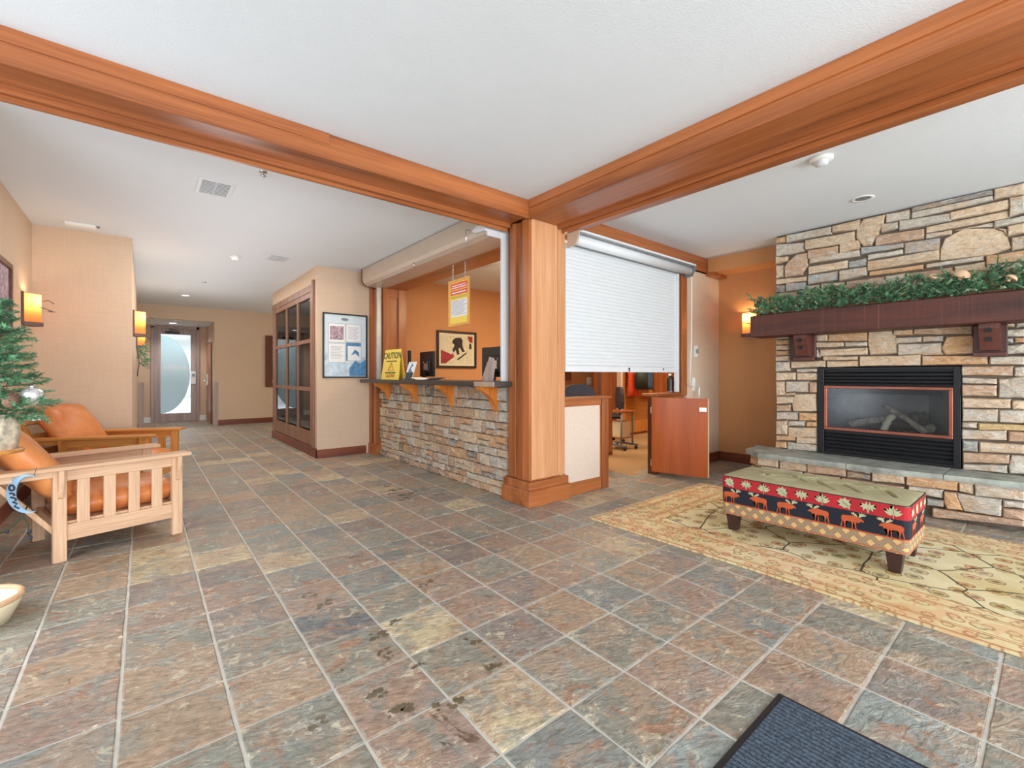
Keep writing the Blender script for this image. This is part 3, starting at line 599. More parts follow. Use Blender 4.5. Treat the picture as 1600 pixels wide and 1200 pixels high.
FIRE_STONES = "2074,2725,1964,2720,1964,2786,2074,2792,O|1959,2711,1529,2702,1529,2781,1959,2791,G|1523,2716,1282,2689,1282,2789,1523,2783,T|1256,2789,1086,2788,1102,2692,1143,2598,1192,2508,1256,2515,1314,2603,1314,2693,T|1082,2704,902,2694,902,2788,1082,2791,G|889,2757,361,2757,361,2799,889,2796,D|889,2691,361,2709,361,2749,889,2751,G|356,2713,182,2704,182,2800,356,2801,T|627,2609,273,2608,273,2688,627,2677,T|267,2542,182,2553,182,2698,267,2701,G|2074,2579,1785,2574,1785,2679,2074,2717,G|1775,2591,1326,2570,1326,2682,1775,2692,T|1116,2621,988,2625,988,2688,1116,2704,G|979,2604,624,2603,624,2670,979,2694,G|790,2529,270,2533,270,2595,790,2588,T|356,2472,182,2478,182,2529,356,2529,G|1751,2484,1470,2483,1470,2562,1751,2575,P|1461,2481,1288,2493,1288,2588,1461,2597,T|1161,2494,802,2483,802,2575,1161,2599,P|790,2480,616,2479,616,2519,790,2523,G|543,2516,356,2472,289,2422,257,2278,387,2243,695,2258,692,2360,662,2453,T|604,2513,361,2518,358,2481,504,2512,593,2503,G|350,2467,282,2444,279,2375,289,2425,P|277,2382,182,2384,182,2468,277,2466,T|255,2258,182,2260,182,2369,255,2366,G|943,2368,695,2358,695,2467,943,2479,B|1279,2438,949,2436,949,2477,1279,2506,B|1738,2433,1288,2421,1288,2482,1738,2502,G|2074,2494,1946,2497,1946,2553,2074,2575,T|1943,2492,1858,2554,1755,2556,1751,2416,1806,2319,1973,2318,1979,2439,P|1744,2313,1391,2321,1391,2399,1744,2396,T|1382,2319,1234,2315,1234,2396,1382,2383,B|1224,2256,699,2265,699,2356,1224,2352,T|1224,2366,953,2375,953,2414,1224,2419,G|790,2205,416,2206,416,2243,790,2241,G|403,2158,182,2148,182,2243,403,2240,O|2071,2328,1990,2329,1990,2465,2071,2477,T|2071,2253,1761,2248,1761,2294,2071,2314,T|1748,2203,1475,2210,1475,2305,1748,2303,B|1461,2195,1230,2214,1230,2300,1461,2302,G|1210,2204,805,2201,805,2242,1210,2246,O|600,2127,408,2116,408,2192,600,2185,T|1086,2091,939,2097,939,2191,1086,2183,G|928,2092,610,2113,610,2184,928,2181,P|1403,2109,1091,2101,1091,2180,1403,2182,P|1625,2123,1418,2152,1418,2177,1625,2190,T|1964,2157,1772,2152,1772,2234,1964,2253,B|1763,2147,1638,2144,1638,2186,1763,2192,G|2071,2162,1971,2148,1971,2234,2071,2245,D|401,2099,182,2104,182,2145,401,2157,G|1561,1570,1230,1558,1230,1670,1561,1668,O|1746,1575,1566,1574,1566,1668,1746,1666,T|1746,1508,1424,1511,1424,1551,1746,1570,T|1415,1507,1230,1505,1230,1546,1415,1554,G|1216,1663,1035,1666,995,1541,992,1421,1206,1415,1224,1536,T|1024,1597,882,1592,882,1671,1024,1666,O|877,1597,480,1572,480,1680,877,1679,P|1013,1516,820,1522,820,1570,1013,1576,G|815,1522,673,1522,673,1570,815,1570,G|990,1404,687,1410,687,1506,990,1510,G|650,1560,493,1565,472,1541,474,1399,662,1396,685,1458,O|1638,1415,1227,1420,1227,1487,1638,1484,T|1746,1508,1655,1484,1630,1398,1751,1396,G|295,1619,235,1614,235,1675,295,1675,T|230,1610,182,1612,182,1678,230,1672,G|297,1537,182,1529,182,1592,297,1593,G|300,1477,247,1479,247,1522,300,1522,B|240,1481,182,1478,182,1522,240,1523,O|293,1387,182,1391,182,1471,293,1462,G|2071,1624,1937,1626,1937,1668,2071,1675,T|2071,1560,1937,1557,1937,1612,2071,1616,O|2071,1499,1937,1497,1937,1547,2071,1551,T|2071,1438,1937,1437,1937,1489,2071,1491,O|2074,1373,1932,1375,1932,1429,2074,1430,T|2074,1251,1925,1260,1925,1367,2074,1363,G|1914,1290,1585,1299,1585,1366,1914,1363,T|1571,1295,1302,1300,1302,1359,1571,1360,T|1288,1303,827,1304,827,1403,1288,1402,T|817,1304,392,1306,392,1385,817,1390,O|382,1306,182,1297,182,1367,382,1369,G|1606,1371,1302,1366,1302,1402,1606,1412,T|817,1396,673,1398,673,1416,817,1416,T|2065,1150,1870,1161,1870,1240,2065,1241,T|1858,1157,1655,1159,1655,1235,1858,1236,T|1858,1244,1655,1246,1655,1281,1858,1279,G|2065,977,1977,980,1977,1140,2065,1139,T|1964,1021,1738,1027,1738,1143,1964,1140,G|1729,1022,1663,1024,1663,1134,1729,1133,P|1973,976,1875,984,1875,1017,1973,1010,P|1875,1000,1671,1014,1663,820,1893,805,1905,884,T|2065,880,1882,899,1882,974,2065,967,T|2065,795,1918,808,1918,879,2065,868,P|2065,701,1844,714,1844,799,2065,783,G|1832,706,1663,719,1663,801,1832,794,O|2065,531,1950,537,1950,702,2065,687,T|1943,639,1775,654,1775,706,1943,691,G|1763,649,1663,656,1663,709,1763,701,O|1943,514,1663,534,1663,648,1943,623,T|2071,460,1870,480,1870,535,2071,518,O|1861,454,1663,467,1663,530,1861,526,T|2071,372,1961,386,1961,456,2071,447,O|1953,359,1663,385,1663,458,1953,457,G|553,1210,247,1206,247,1287,553,1285,P|240,1203,182,1198,182,1283,240,1276,G|550,1140,340,1135,340,1180,550,1190,G|550,1027,339,1033,339,1124,550,1127,P|330,1022,182,1021,182,1196,330,1180,G|550,923,259,932,259,1010,550,1009,T|250,925,182,926,182,1003,250,1000,T|550,802,333,812,333,922,550,912,G|325,810,182,810,182,922,325,913,G|550,748,458,748,458,797,550,792,G|448,734,182,751,182,799,448,792,Y|550,646,282,663,282,746,550,727,G|273,654,182,661,182,741,273,740,P|548,539,452,541,452,633,548,630,B|445,542,182,562,182,635,445,630,T|546,435,267,468,267,540,546,526,P|546,369,279,386,279,453,546,422,G|255,538,182,543,182,393,265,385,273,446,G"
HEARTH_STONES = "2083,237,1881,238,1881,337,2083,333,T|1868,218,1613,238,1613,345,1868,341,T|1610,233,1290,248,1290,362,1610,340,P|1283,308,1100,302,1100,346,1283,357,G|1283,238,1105,245,1105,293,1283,300,D|1092,239,864,257,864,341,1092,336,T|853,247,529,262,529,346,853,339,O|522,260,441,250,441,341,522,347,T|432,245,167,260,167,360,432,346,G|837,188,619,180,619,255,837,243,G|717,104,613,112,613,164,717,156,B|610,238,540,245,499,109,592,99,613,156,O|533,243,285,244,289,112,492,104,530,203,G|278,188,167,199,167,246,278,240,G|280,102,167,106,167,186,280,174,P|684,9,167,59,167,106,684,86,P"

# ================================================================ STONEWORK
SP = {'O': (206, 164, 122), 'T': (208, 186, 158), 'G': (194, 186, 172), 'P': (186, 156, 132), 'B': (166, 168, 164), 'D': (140, 134, 128), 'Y': (212, 184, 134)}
def stone_obj(poly, X, c, parent, r, depth=.05, shade=1.0, g=.0012):
    """poly: list of (Y,z); proud of the plane x=X towards -X"""
    n = len(poly); cy = sum(p[0] for p in poly)/n; cz = sum(p[1] for p in poly)/n
    pts = []
    for i in range(n):
        a, b = poly[i], poly[(i+1) % n]; L = math.hypot(b[0]-a[0], b[1]-a[1]); m = 1 if n > 4 else (3 if L > .12 else 2)
        for k in range(m):
            t = k/m; y = a[0]+(b[0]-a[0])*t; z = a[1]+(b[1]-a[1])*t
            if k: y += r.uniform(-.003, .003); z += r.uniform(-.003, .003)
            pts.append((y, z))
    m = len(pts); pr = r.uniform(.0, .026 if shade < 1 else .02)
    def ins(p, q):
        dy, dz = cy-p[0], cz-p[1]; L = math.hypot(dy, dz)+1e-6; q = min(q, L*.4); return (p[0]+dy/L*q, p[1]+dz/L*q)
    A = [ins(p, g) for p in pts]; Bm = [ins(p, g+.003) for p in pts]; C = [ins(p, g+.013) for p in pts]
    vs = [(depth, a[0]-cy, a[1]-cz) for a in A]+[(-pr+.006, a[0]-cy, a[1]-cz) for a in Bm]+[(-pr-.006-r.uniform(0, .012), a[0]-cy, a[1]-cz) for a in C]+[(-pr-.012-r.uniform(0, .008), 0, 0)]
    fs = [(i, m+i, m+(i+1) % m, (i+1) % m) for i in range(m)]+[(m+i, 2*m+i, 2*m+(i+1) % m, m+(i+1) % m) for i in range(m)]+[(2*m+i, 3*m, 2*m+(i+1) % m) for i in range(m)]
    mb = MB().add(vs, fs); o = mb.build('stone', M['stone'], parent)
    l = Vector((X, cy, cz)); o.location = wm(parent).inverted() @ l
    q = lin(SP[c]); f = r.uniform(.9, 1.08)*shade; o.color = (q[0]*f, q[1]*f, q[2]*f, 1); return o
def rows(y0, y1, z0, z1, X, parent, r, hmin, hmax, lmin, lmax, pal, shade=1.0, depth=.05):
    z = z0
    while z < z1-.01:
        h = r.uniform(hmin, hmax)
        if z+h > z1-.035: h = z1-z
        y = y0
        while y < y1-.005:
            L = r.uniform(lmin, lmax)*(1.25 if h < .08 else .9)
            if y+L > y1-.06: L = y1-y
            t = r.uniform(-.008, .008); s = r.uniform(-.008, .008)
            if h > .11 and L > .16 and r.random() < .45:
                q = z+h*r.uniform(.4, .6)
                for (a, b) in ((z, q), (q, z+h)): stone_obj([(y+L, a), (y, a), (y+s, b), (y+L+t, b)], X, r.choice(pal), parent, r, depth, shade)
            else: stone_obj([(y+L, z), (y, z), (y+s, z+h), (y+L+t, z+h)], X, r.choice(pal), parent, r, depth, shade)
            y += L
        z += h
fp = thing('stone_fireplace', 'tall ledgestone fireplace wall with a raised slate hearth', 'fireplace', (5.7, .6, 0))
MB().box(5.65, 6.36, -.95, 2.07, 1.30, CZ).box(5.65, 6.36, 1.66, 2.07, 0, 1.30).box(5.65, 6.36, -.95, .55, 0, 1.30).box(5.65, 6.36, .55, 1.66, 0, .38).prism([(5.66, 2.30), (5.38, 2.22), (5.19, 2.03), (5.19, .95), (5.33, .1), (5.33, -.95), (5.66, -.95)], 'z', 0, .32).build('mortar_backing', M['mortar'], fp, True)
r = random.Random(3)
for s in FIRE_STONES.split('|'):
    v = s.split(','); c = v[-1]; v = [int(k)/1000 for k in v[:-1]]; P_ = [(v[i], max(v[i+1], .375)) for i in range(0, len(v), 2)]
    P_ = [(a, min(b, 2.808)) for a, b in P_]
    stone_obj(P_, 5.635, c, fp, r, g=-.0035)
rows(-.93, .175, .375, 2.805, 5.637, fp, r, .06, .17, .18, .5, 'TTGGOPB')
rows(.19, 2.07, 1.655, 2.155, 5.648, fp, r, .07, .1, .2, .45, 'TGO')
for s in HEARTH_STONES.split('|'):
    v = s.split(','); c = v[-1]; v = [int(k)/1000 for k in v[:-1]]; P_ = [(v[i], min(v[i+1], .33)) for i in range(0, len(v), 2)]
    stone_obj(P_, 5.175, c, fp, r, g=-.0035)
rows(.86, 2.05, .0, .228, 5.175, fp, r, .07, .11, .18, .4, 'TPOGD')
rows(-.93, .16, .0, .33, 5.30, fp, r, .08, .14, .2, .45, 'TPOG')
# chamfer stones
for (a, b, z0, z1, c) in ((0, .5, .19, .32, 'O'), (.5, 1, .2, .32, 'O'), (0, 1, .08, .19, 'O'), (0, .6, 0, .08, 'T'), (.6, 1, 0, .08, 'T')):
    o = stone_obj([(-.14+.28*a, z0), (-.14+.28*b, z0), (-.14+.28*b, z1), (-.14+.28*a, z1)][::-1], 0, c, fp, r)
    cy = -.14+.14*(a+b); A = math.atan2(.19, .19); o.rotation_euler = (0, 0, -PI/4)
    mid = Vector((5.285, 2.125, 0)); dr = Vector((math.sin(PI/4), math.cos(PI/4), 0)); o.location = wm(fp).inverted() @ (mid+dr*cy+Vector((0, 0, (z0+z1)/2)))
hp = [(5.66, 2.30), (5.56, 2.27), (5.31, 2.27), (5.10, 2.06), (5.115, 1.4), (5.14, .88), (5.27, .17), (5.30, -.95), (5.66, -.95)]
# hearth slabs, joints between them
def clip(poly, y0, y1):
    def half(P, f):
        R = []
        for i in range(len(P)):
            a, b = P[i], P[(i+1) % len(P)]; fa, fb = f(a), f(b)
            if fa >= 0: R.append(a)
            if fa*fb < 0: t = fa/(fa-fb); R.append((a[0]+(b[0]-a[0])*t, a[1]+(b[1]-a[1])*t))
        return R
    return half(half(poly, lambda p: p[1]-y0), lambda p: y1-p[1])
for (a, b) in ((1.28, 2.30), (.62, 1.276), (-.05, .616), (-.95, -.054)):
    q = clip(hp, a, b); bm = bmesh.new(); vv = []
    mb = MB(); n = len(q); cx = sum(p[0] for p in q)/n; cy = sum(p[1] for p in q)/n
    lo = [(x+(cx-x)*.01, y, .322) for x, y in q]; mi = [(x, y, .35) for x, y in q]; hi = [(x+(cx-x)*.02, y+(cy-y)*.006, .375) for x, y in q]
    mb.add(lo+mi+hi, [tuple(range(n))[::-1], tuple(range(2*n, 3*n))]+[(i, (i+1) % n, n+(i+1) % n, n+i) for i in range(n)]+[(n+i, n+(i+1) % n, 2*n+(i+1) % n, 2*n+i) for i in range(n)])
    mb.build('hearth_slab', M['hearth'], fp, True); bm.free()
# mantel shelf
mt = thing('mantel_shelf', 'thick rough-sawn dark red timber mantel on two bolted brackets', 'mantel', (5.45, .8, 1.64))
MB().box(5.30, 5.618, -.95, 2.22, 1.64, 1.878, b=.006).build('timber_beam', M['timber'], mt, True)
M['bracket'] = wood('dark_red_bracket_wood', (66, 32, 26), (108, 58, 46), 'z', .45)
for yc in (1.76, .375):
    br = MB().box(5.57, 5.612, yc-.10, yc+.10, 1.375, 1.64, b=.004).prism([(5.57, 1.64), (5.40, 1.64), (5.40, 1.60), (5.47, 1.42), (5.57, 1.42)], 'y', yc-.065, yc+.055).box(5.52, 5.612, yc-.10, yc+.10, 1.37, 1.405, b=.004).build('bracket', M['bracket'], mt, True)
    for (zz, xx) in ((1.585, 5.405), (1.51, 5.436)):
        MB().cyl((xx-.014, yc-.005, zz), .02, .02, 10, 'x').cyl((xx-.02, yc-.005, zz), .011, .008, 6, 'x').build('bolt', M['black'], br, True)

# gas insert
gi = thing('gas_fireplace', 'black louvered gas fireplace insert with copper-edged glass', 'fireplace insert', (5.63, 1.105, .385))
MB().box(5.612, 5.66, .557, .605, .38, 1.29, b=.003).box(5.612, 5.66, 1.597, 1.655, .38, 1.29, b=.003).box(5.612, 5.66, .605, 1.597, 1.265, 1.29, b=.002).box(5.615, 5.66, .605, 1.597, .38, .405, b=.002).build('surround', M['black'], gi, True)
MB().box(5.655, 5.66, .6, 1.6, 1.105, 1.27).box(5.655, 5.66, .6, 1.6, .40, .635).build('vent_back', M['black'], gi, True)
lo = MB().box(-.012, .018, -.495, .495, -.004, .004, M=Matrix.Rotation(-.5, 4, 'Y')).mesh('louver'); lo.materials.append(M['black_plastic'])
for z in (1.128, 1.162, 1.196, 1.232, .44, .478, .516, .554, .59):
    o = bpy.data.objects.new('louver', lo); COL.objects.link(o); o.parent = gi; o.location = wm(gi).inverted() @ Vector((5.63, 1.101, z))
MB().box(5.606, 5.622, .606, 1.594, 1.075, 1.10, b=.003).box(5.606, 5.622, .606, 1.594, .636, .664, b=.003).box(5.606, 5.622, .606, .634, .664, 1.075, b=.003).box(5.606, 5.622, 1.566, 1.594, .664, 1.075, b=.003).build('copper_frame', M['copper'], gi, True)
MB().box(5.614, 5.618, .634, 1.566, .664, 1.075).build('glass', M['fire_glass'], gi, True)
fb = MB()   # firebox with angled sides
fb.add([(5.66, 1.60, .62), (5.66, .60, .62), (6.02, .82, .62), (6.02, 1.38, .62), (5.66, 1.60, 1.12), (5.66, .60, 1.12), (6.02, .82, 1.12), (6.02, 1.38, 1.12)], [(0, 1, 2, 3), (4, 7, 6, 5), (1, 5, 6, 2), (2, 6, 7, 3), (0, 3, 7, 4)])
fb.build('firebox', M['soot'], gi, True)
MB().prism([(5.66, 1.08), (5.80, 1.02), (5.80, 1.03), (5.66, 1.10)], 'y', .70, 1.50).build('heat_baffle', M['black_plastic'], gi, True)
ember = MB(); rr = random.Random(5)
for k in range(60): ember.ball((5.74+rr.uniform(-.05, .1), 1.10+rr.uniform(-.33, .33), .635+rr.uniform(0, .02)), rr.uniform(.012, .028), 6)
e = ember.build('embers', M['char'], gi, True); e['kind'] = 'stuff'
def logm(pts, rad, name, mt_):
    rr = random.Random(int(pts[0][1]*1000)); a = Vector(pts[0]); b = Vector(pts[-1]); P_ = []; R_ = []
    for k in range(9):
        t = k/8; P_.append(a.lerp(b, t)+Vector((rr.uniform(-.006, .006), rr.uniform(-.006, .006), .012*math.sin(PI*t)))); R_.append(rad*rr.uniform(.85, 1.12))
    return MB().tube(P_, R_, 9).build(name, mt_, gi, True)
logm([(5.90, 1.36, .70), (5.90, .86, .71)], .055, 'log', M['char'])
logm([(5.80, 1.42, .68), (5.86, 1.12, .76)], .036, 'log', M['log'])
logm([(5.72, 1.12, .655), (5.84, 1.07, .80)], .032, 'log', M['ash'])
logm([(5.86, 1.13, .90), (5.70, .80, .665)], .028, 'log', M['log'])
logm([(5.86, .93, .78), (5.84, .80, .78)], .06, 'log', M['char'])
logm([(5.76, .78, .70), (5.84, .76, .70)], .035, 'log', M['log'])

# garland on the mantel
def needles(mb, base, d, L, n, nl, r, wdt=.0016, droop=0.0):
    base = Vector(base); d = Vector(d).normalized(); u = d.orthogonal().normalized(); v = d.cross(u)
    for k in range(n):
        t = (k+.5)/n; a = r.uniform(0, 2*PI); p = base+d*L*t
        q = (u*math.cos(a)+v*math.sin(a))*.85+d*.7; q.normalize(); q = q*nl*r.uniform(.7, 1.15)*(1-.35*t); q.z -= droop
        s = d.cross(q).normalized()*wdt if d.cross(q).length > 1e-6 else u*wdt
        mb.add([(p-s)[:], (p+s)[:], (p+q)[:]], [(0, 1, 2)])
    e = base+d*L; s = u*wdt
    mb.add([(base-s)[:], (base+s)[:], (e)[:]], [(0, 1, 2)])
def clear_of_wall(v, xmax, zmin=None):
    return [(min(a, xmax), b, c if zmin is None else max(c, zmin)) for a, b, c in v]
gl = thing('evergreen_garland', 'thick green pine and cedar garland lying along the mantel', 'garland', (5.44, .8, 1.88))
r = random.Random(11); g1 = MB(); g2 = MB()
for k in range(1500):
    y = -.9+3.14*k/1500+r.uniform(-.02, .02); a = r.uniform(0, PI); hh = .17+.02*math.sin(y*9)+.02*math.sin(y*23); base = (5.43+r.uniform(-.09, .10), y, 1.91+r.uniform(-.02, hh))
    d = (math.cos(a)*.9, r.uniform(-.9, .9), abs(math.sin(a))*.6+r.uniform(-.15, .1)); big = r.random()
    if big < .72: needles(g1, base, d, r.uniform(.05, .10), 30, .032, r, .0034)
    else: needles(g2, base, d, r.uniform(.06, .10), 20, .024, r, .007)
g1.v = clear_of_wall(g1.v, 5.605, 1.882); g2.v = clear_of_wall(g2.v, 5.605, 1.882)
o = g1.build('pine_sprays', M['foliage'], gl, True); o['kind'] = 'stuff'
o = g2.build('cedar_sprays', M['foliage2'], gl, True); o['kind'] = 'stuff'
MB().tube([(5.44+.02*math.sin(k*1.3), -.92+3.1*k/20, 1.905) for k in range(21)], .012, 6).build('stem', M['twig'], gl, True)
def mush(x, y, z, s, rz, ti, label):
    t = thing('wooden_mushroom', label, 'ornament', (x, y, z), rz, 'carved wooden mushrooms in the garland'); t.rotation_euler = (ti, -.5, rz)
    MB().lathe((0, 0, 0), [(.001, .036*s), (.02*s, .033*s), (.042*s, .020*s), (.056*s, .0), (.060*s, -.012*s), (.046*s, -.010*s), (.012*s, -.004*s)], 16).build('cap', M['cream_wood'], t)
    MB().tube([(0, 0, -.045*s), (.003, 0, -.02*s), (0, 0, 0)], [.015*s, .012*s, .014*s], 10).build('stem', M['cream_wood'], t); return t
mush(5.33, .52, 2.06, 1.0, .3, .3, 'largest pale carved mushroom tucked in the garland above the glass')
mush(5.36, .70, 2.08, .6, 2, -.6, 'small carved mushroom in the garland just left of the largest one')
mush(5.31, .24, 1.98, .7, 1, .5, 'pale carved mushroom low in the garland at the right edge')

# ================================================================ RECEPTION COUNTER
rc = thing('reception_counter', 'ledgestone reception counter with dark top and curved orange corbels', 'counter', (2.85, 5.0, 0))
MB().box(2.82, 2.98, 3.46, 6.56, 0, 1.10).build('stone_backing', M['mortar'], rc, True)
r = random.Random(21)
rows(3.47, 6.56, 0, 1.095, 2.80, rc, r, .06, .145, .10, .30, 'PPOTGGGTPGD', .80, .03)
MB().box(2.52, 2.725, 3.33, 6.70, 1.10, 1.15, b=.004).box(2.72, 3.25, 3.465, 6.48, 1.10, 1.149, b=.002).build('countertop', M['countertop'], rc, True)
MB().box(2.512, 2.52, 3.34, 3.66, 1.102, 1.148).build('edge_strip', M['steel'], rc, True)
prof = [(2.80, 1.10), (2.55, 1.10), (2.56, 1.07), (2.60, 1.045), (2.66, 1.01), (2.71, .96), (2.745, .90), (2.765, .85), (2.80, .845)]
for y in (6.21, 5.37, 4.47, 3.645):
    MB().prism(prof, 'y', y-.04, y+.04).build('corbel', M['orange_wood'], rc, True)
# housing of raised shutter above the counter
sh = thing('raised_roller_shutter', 'beige roller shutter housing rolled up above the counter', 'shutter', (2.7, 5, 2.55))
pf = [(2.53, 2.795), (2.53, 2.62), (2.555, 2.585), (2.60, 2.555), (2.84, 2.535), (2.84, 2.795)]
MB().prism(pf, 'y', 3.475, 6.63).build('housing', M['beige_metal'], sh, True)
pe = [(2.52, 2.80), (2.52, 2.61), (2.55, 2.572), (2.60, 2.545), (2.84, 2.52), (2.84, 2.80)]
MB().prism(pe, 'y', 6.63, 6.65).build('end_plate', M['dark_z'], sh, True)
MB().prism([(3.45, 2.585), (3.45, 2.64), (3.60, 2.66), (3.68, 2.63), (3.62, 2.60)], 'x', 2.50, 2.526).box(2.53, 2.83, 3.455, 3.472, 2.545, 2.64).build('end_bracket', M['white_metal'], sh, True)
MB().tube([(2.52, 3.75, 2.66), (2.48, 3.75, 2.66), (2.48, 3.75, 2.60), (2.485, 3.75, 2.52)], .007, 8).build('crank_hook', M['steel'], sh, True)
MB().tube([(2.55, 5.0, 2.58), (2.545, 5.0, 2.54)], .012, 8).build('latch_pin', M['steel'], sh, True)
MB().box(2.72, 2.79, 6.525, 6.575, 1.15, 2.55, b=.003).build('far_guide_rail', M['alu'], sh, True)
g = MB().box(2.70, 2.745, 3.44, 3.475, 1.15, 2.60, b=.003).box(2.75, 2.83, 3.45, 3.50, 1.15, 2.56, b=.003).build('near_guide_rail', M['white_metal'], sh, True)
# white closed shutter
ws = thing('white_roller_shutter', 'half-lowered white slatted roller shutter right of the column', 'shutter', (4.2, 3.1, 1.25))
slm = MB().prism([(-.005, 0), (-.010, .008), (-.011, .02), (-.010, .032), (-.005, .0385), (.004, .0385), (.004, 0)], 'x', -1.0, 1.0).mesh('slat'); slm.materials.append(M['white_metal'])
for k in range(31):
    o = bpy.data.objects.new('slat', slm); COL.objects.link(o); o.parent = ws; o.location = wm(ws).inverted() @ Vector((4.215, 3.098, 1.31+.039*k))
MB().box(3.213, 5.215, 3.085, 3.112, 1.245, 1.308, b=.003).build('bottom_bar', M['white_metal'], ws, True)
for x in (4.28, 4.31): pass
MB().cyl((4.24, 3.078, 1.285), .012, .01, 10, 'y').cyl((4.24, 3.078, 1.262), .010, .01, 10, 'y').build('lock', M['black'], ws, True)
MB().cyl((4.93, 3.078, 1.285), .010, .01, 10, 'y').build('lock', M['black'], ws, True)
MB().tube([(3.24, 2.99, 2.535), (5.36, 2.99, 2.535)], .052, 20).build('coil', M['white_metal'], ws, True)
MB().box(3.225, 5.40, 2.915, 3.065, 2.60, 2.612, b=.003).box(3.225, 5.40, 2.913, 2.922, 2.592, 2.612).build('hood', M['white_metal'], ws, True)
MB().box(3.235, 5.38, 3.05, 3.075, 2.50, 2.60).build('hood_back', M['grey_metal'], ws, True)
MB().prism([(2.915, 2.60), (2.915, 2.56), (2.96, 2.47), (3.065, 2.46), (3.065, 2.60)], 'x', 3.214, 3.228).build('end_plate', M['beige_metal'], ws, True)
MB().prism([(2.915, 2.60), (2.915, 2.55), (2.96, 2.47), (3.065, 2.46), (3.065, 2.60)], 'x', 5.385, 5.40).build('end_plate', M['grey_metal'], ws, True)
MB().box(5.215, 5.255, 3.06, 3.11, 1.0, 2.50, b=.003).build('guide_rail', M['white_metal'], ws, True)
MB().tube([(5.42, 3.03, 2.50), (5.45, 3.0, 2.47), (5.44, 3.0, 1.6), (5.40, 3.0, 1.09)], .007, 8).tube([(5.40, 3.0, 1.09), (5.64, 3.0, 1.055)], .005, 6).tube([(5.64, 3.0, 1.055), (5.63, 3.0, .92)], .011, 8).build('crank_rod', M['white'], ws, True)

# low wall beside the gate
kw = thing('half_wall', 'low wall with cherry frame and pinkish vinyl panel right of the column', 'half wall', (3.55, 3.15, 0))
MB().box(3.21, 3.89, 3.12, 3.22, 0, .96).build('core', M['cherry_z'], kw, True)
MB().box(3.21, 3.925, 3.085, 3.26, .963, .985, b=.003).build('cap', M['cherry_x'], kw, True)
MB().box(3.21, 3.775, 3.105, 3.125, .895, .963, b=.002).box(3.21, 3.775, 3.10, 3.125, 0, .128, b=.002).build('rail', M['cherry_x'], kw, True)
MB().box(3.792, 3.895, 3.098, 3.225, 0, .963, b=.003).build('end_post', M['cherry_z'], kw, True)
MB().box(3.225, 3.765, 3.112, 3.122, .128, .895, b=.002).build('vinyl_panel', M['fabric_panel'], kw, True)
rw = thing('ledge_wall', 'low wall with a cherry ledge behind the open half door', 'half wall', (5.2, 3.15, 0))
MB().box(4.82, 5.47, 3.12, 3.21, 0, .95).build('core', M['cherry_z'], rw, True)
MB().box(4.80, 5.47, 3.09, 3.30, .95, .985, b=.003).build('ledge', M['cherry_x'], rw, True)
MB().box(4.80, 4.86, 3.10, 3.22, 0, .95, b=.003).build('end_post', M['dark_z'], rw, True)
# gate
ga = thing('half_door', 'open low red-brown wooden half door swung into the lobby', 'gate', (4.73, 3.13, 0))
a0 = Vector((4.74, 3.12)); a1 = Vector((4.90, 2.50)); dr = (a1-a0); L = dr.length; ang = math.atan2(dr.y, dr.x)
ga.location = (a0.x, a0.y, 0); ga.rotation_euler = (0, 0, ang)
MB().box(0, L, -.018, .018, .055, .945, b=.002).build('leaf', M['gate'], ga)
MB().box(L-.001, L+.004, -.019, .019, .055, .945).build('edge_strip', M['oak_z'], ga)
MB().box(L-.09, L-.012, -.024, -.018, .80, .845).cyl((L-.035, -.034, .822), .012, .012, 10, 'y').build('latch', M['steel'], ga)
MB().box(-.01, .0, -.024, .024, .12, .2).box(-.01, 0, -.024, .024, .75, .83).build('hinge', M['steel'], ga)

# ================================================================ LIGHT FITTINGS AND CEILING THINGS
def sconce(loc, rz, label, power):
    t = thing('wall_sconce', label, 'wall lamp', loc, rz, 'amber mica wall sconces')
    # local +x points away from the wall
    MB().box(0, .02, -.10, .10, 0, .32, b=.003).build('back_plate', M['rust_metal'], t)
    n = 10; prof = [(.02+.105*math.sin(PI*k/n), -.085*math.cos(PI*k/n)) for k in range(n+1)]
    vs = [(x, y, .03) for x, y in prof]+[(x, y, .305) for x, y in prof]
    MB().add(vs, [(i, i+1, n+2+i, n+1+i) for i in range(n)], True).build('mica_shade', M['lamp_glass'], t)
    MB().prism([(0.02, -.10)]+[(.02+.12*math.sin(PI*k/n), -.10*math.cos(PI*k/n)) for k in range(n+1)], 'z', -.005, .03).build('bottom_tray', M['rust_metal'], t)
    MB().ball((.06, 0, .20), .018, 10).build('bulb', M['bulb'], t)
    tw = MB().tube([(.125, -.05, .18), (.16, .0, .17), (.20, .05, .155), (.17, .07, .165)], .004, 6).tube([(.12, .0, .24), (.17, .04, .265), (.205, .06, .235)], .004, 6)
    tw.prism([(.17, .03), (.22, .05), (.20, .08), (.16, .06)], 'z', .15, .154).build('metal_twig', M['rust_metal'], t)
    R_ = Matrix.Rotation(rz, 3, 'Z'); p = Vector(loc)+R_ @ Vector((.066, 0, .25)); point('sconce_light', p, power, WARM, .02)
    return t
sconce((-.915, 6.42, 1.70), 0, 'lit amber sconce on the left wall above the far armchair', 3.0)
sconce((-.11, 7.35, 1.70), 0, 'lit amber sconce just past the wall corner above the pine swag', 3.0)
sconce((-.11, 10.2, 1.70), 0, 'small distant amber sconce farther down the corridor', 3.0)
sconce((6.36, 2.66, 1.74), PI, 'glowing amber sconce in the recess at the end of the mantel', 5.0)
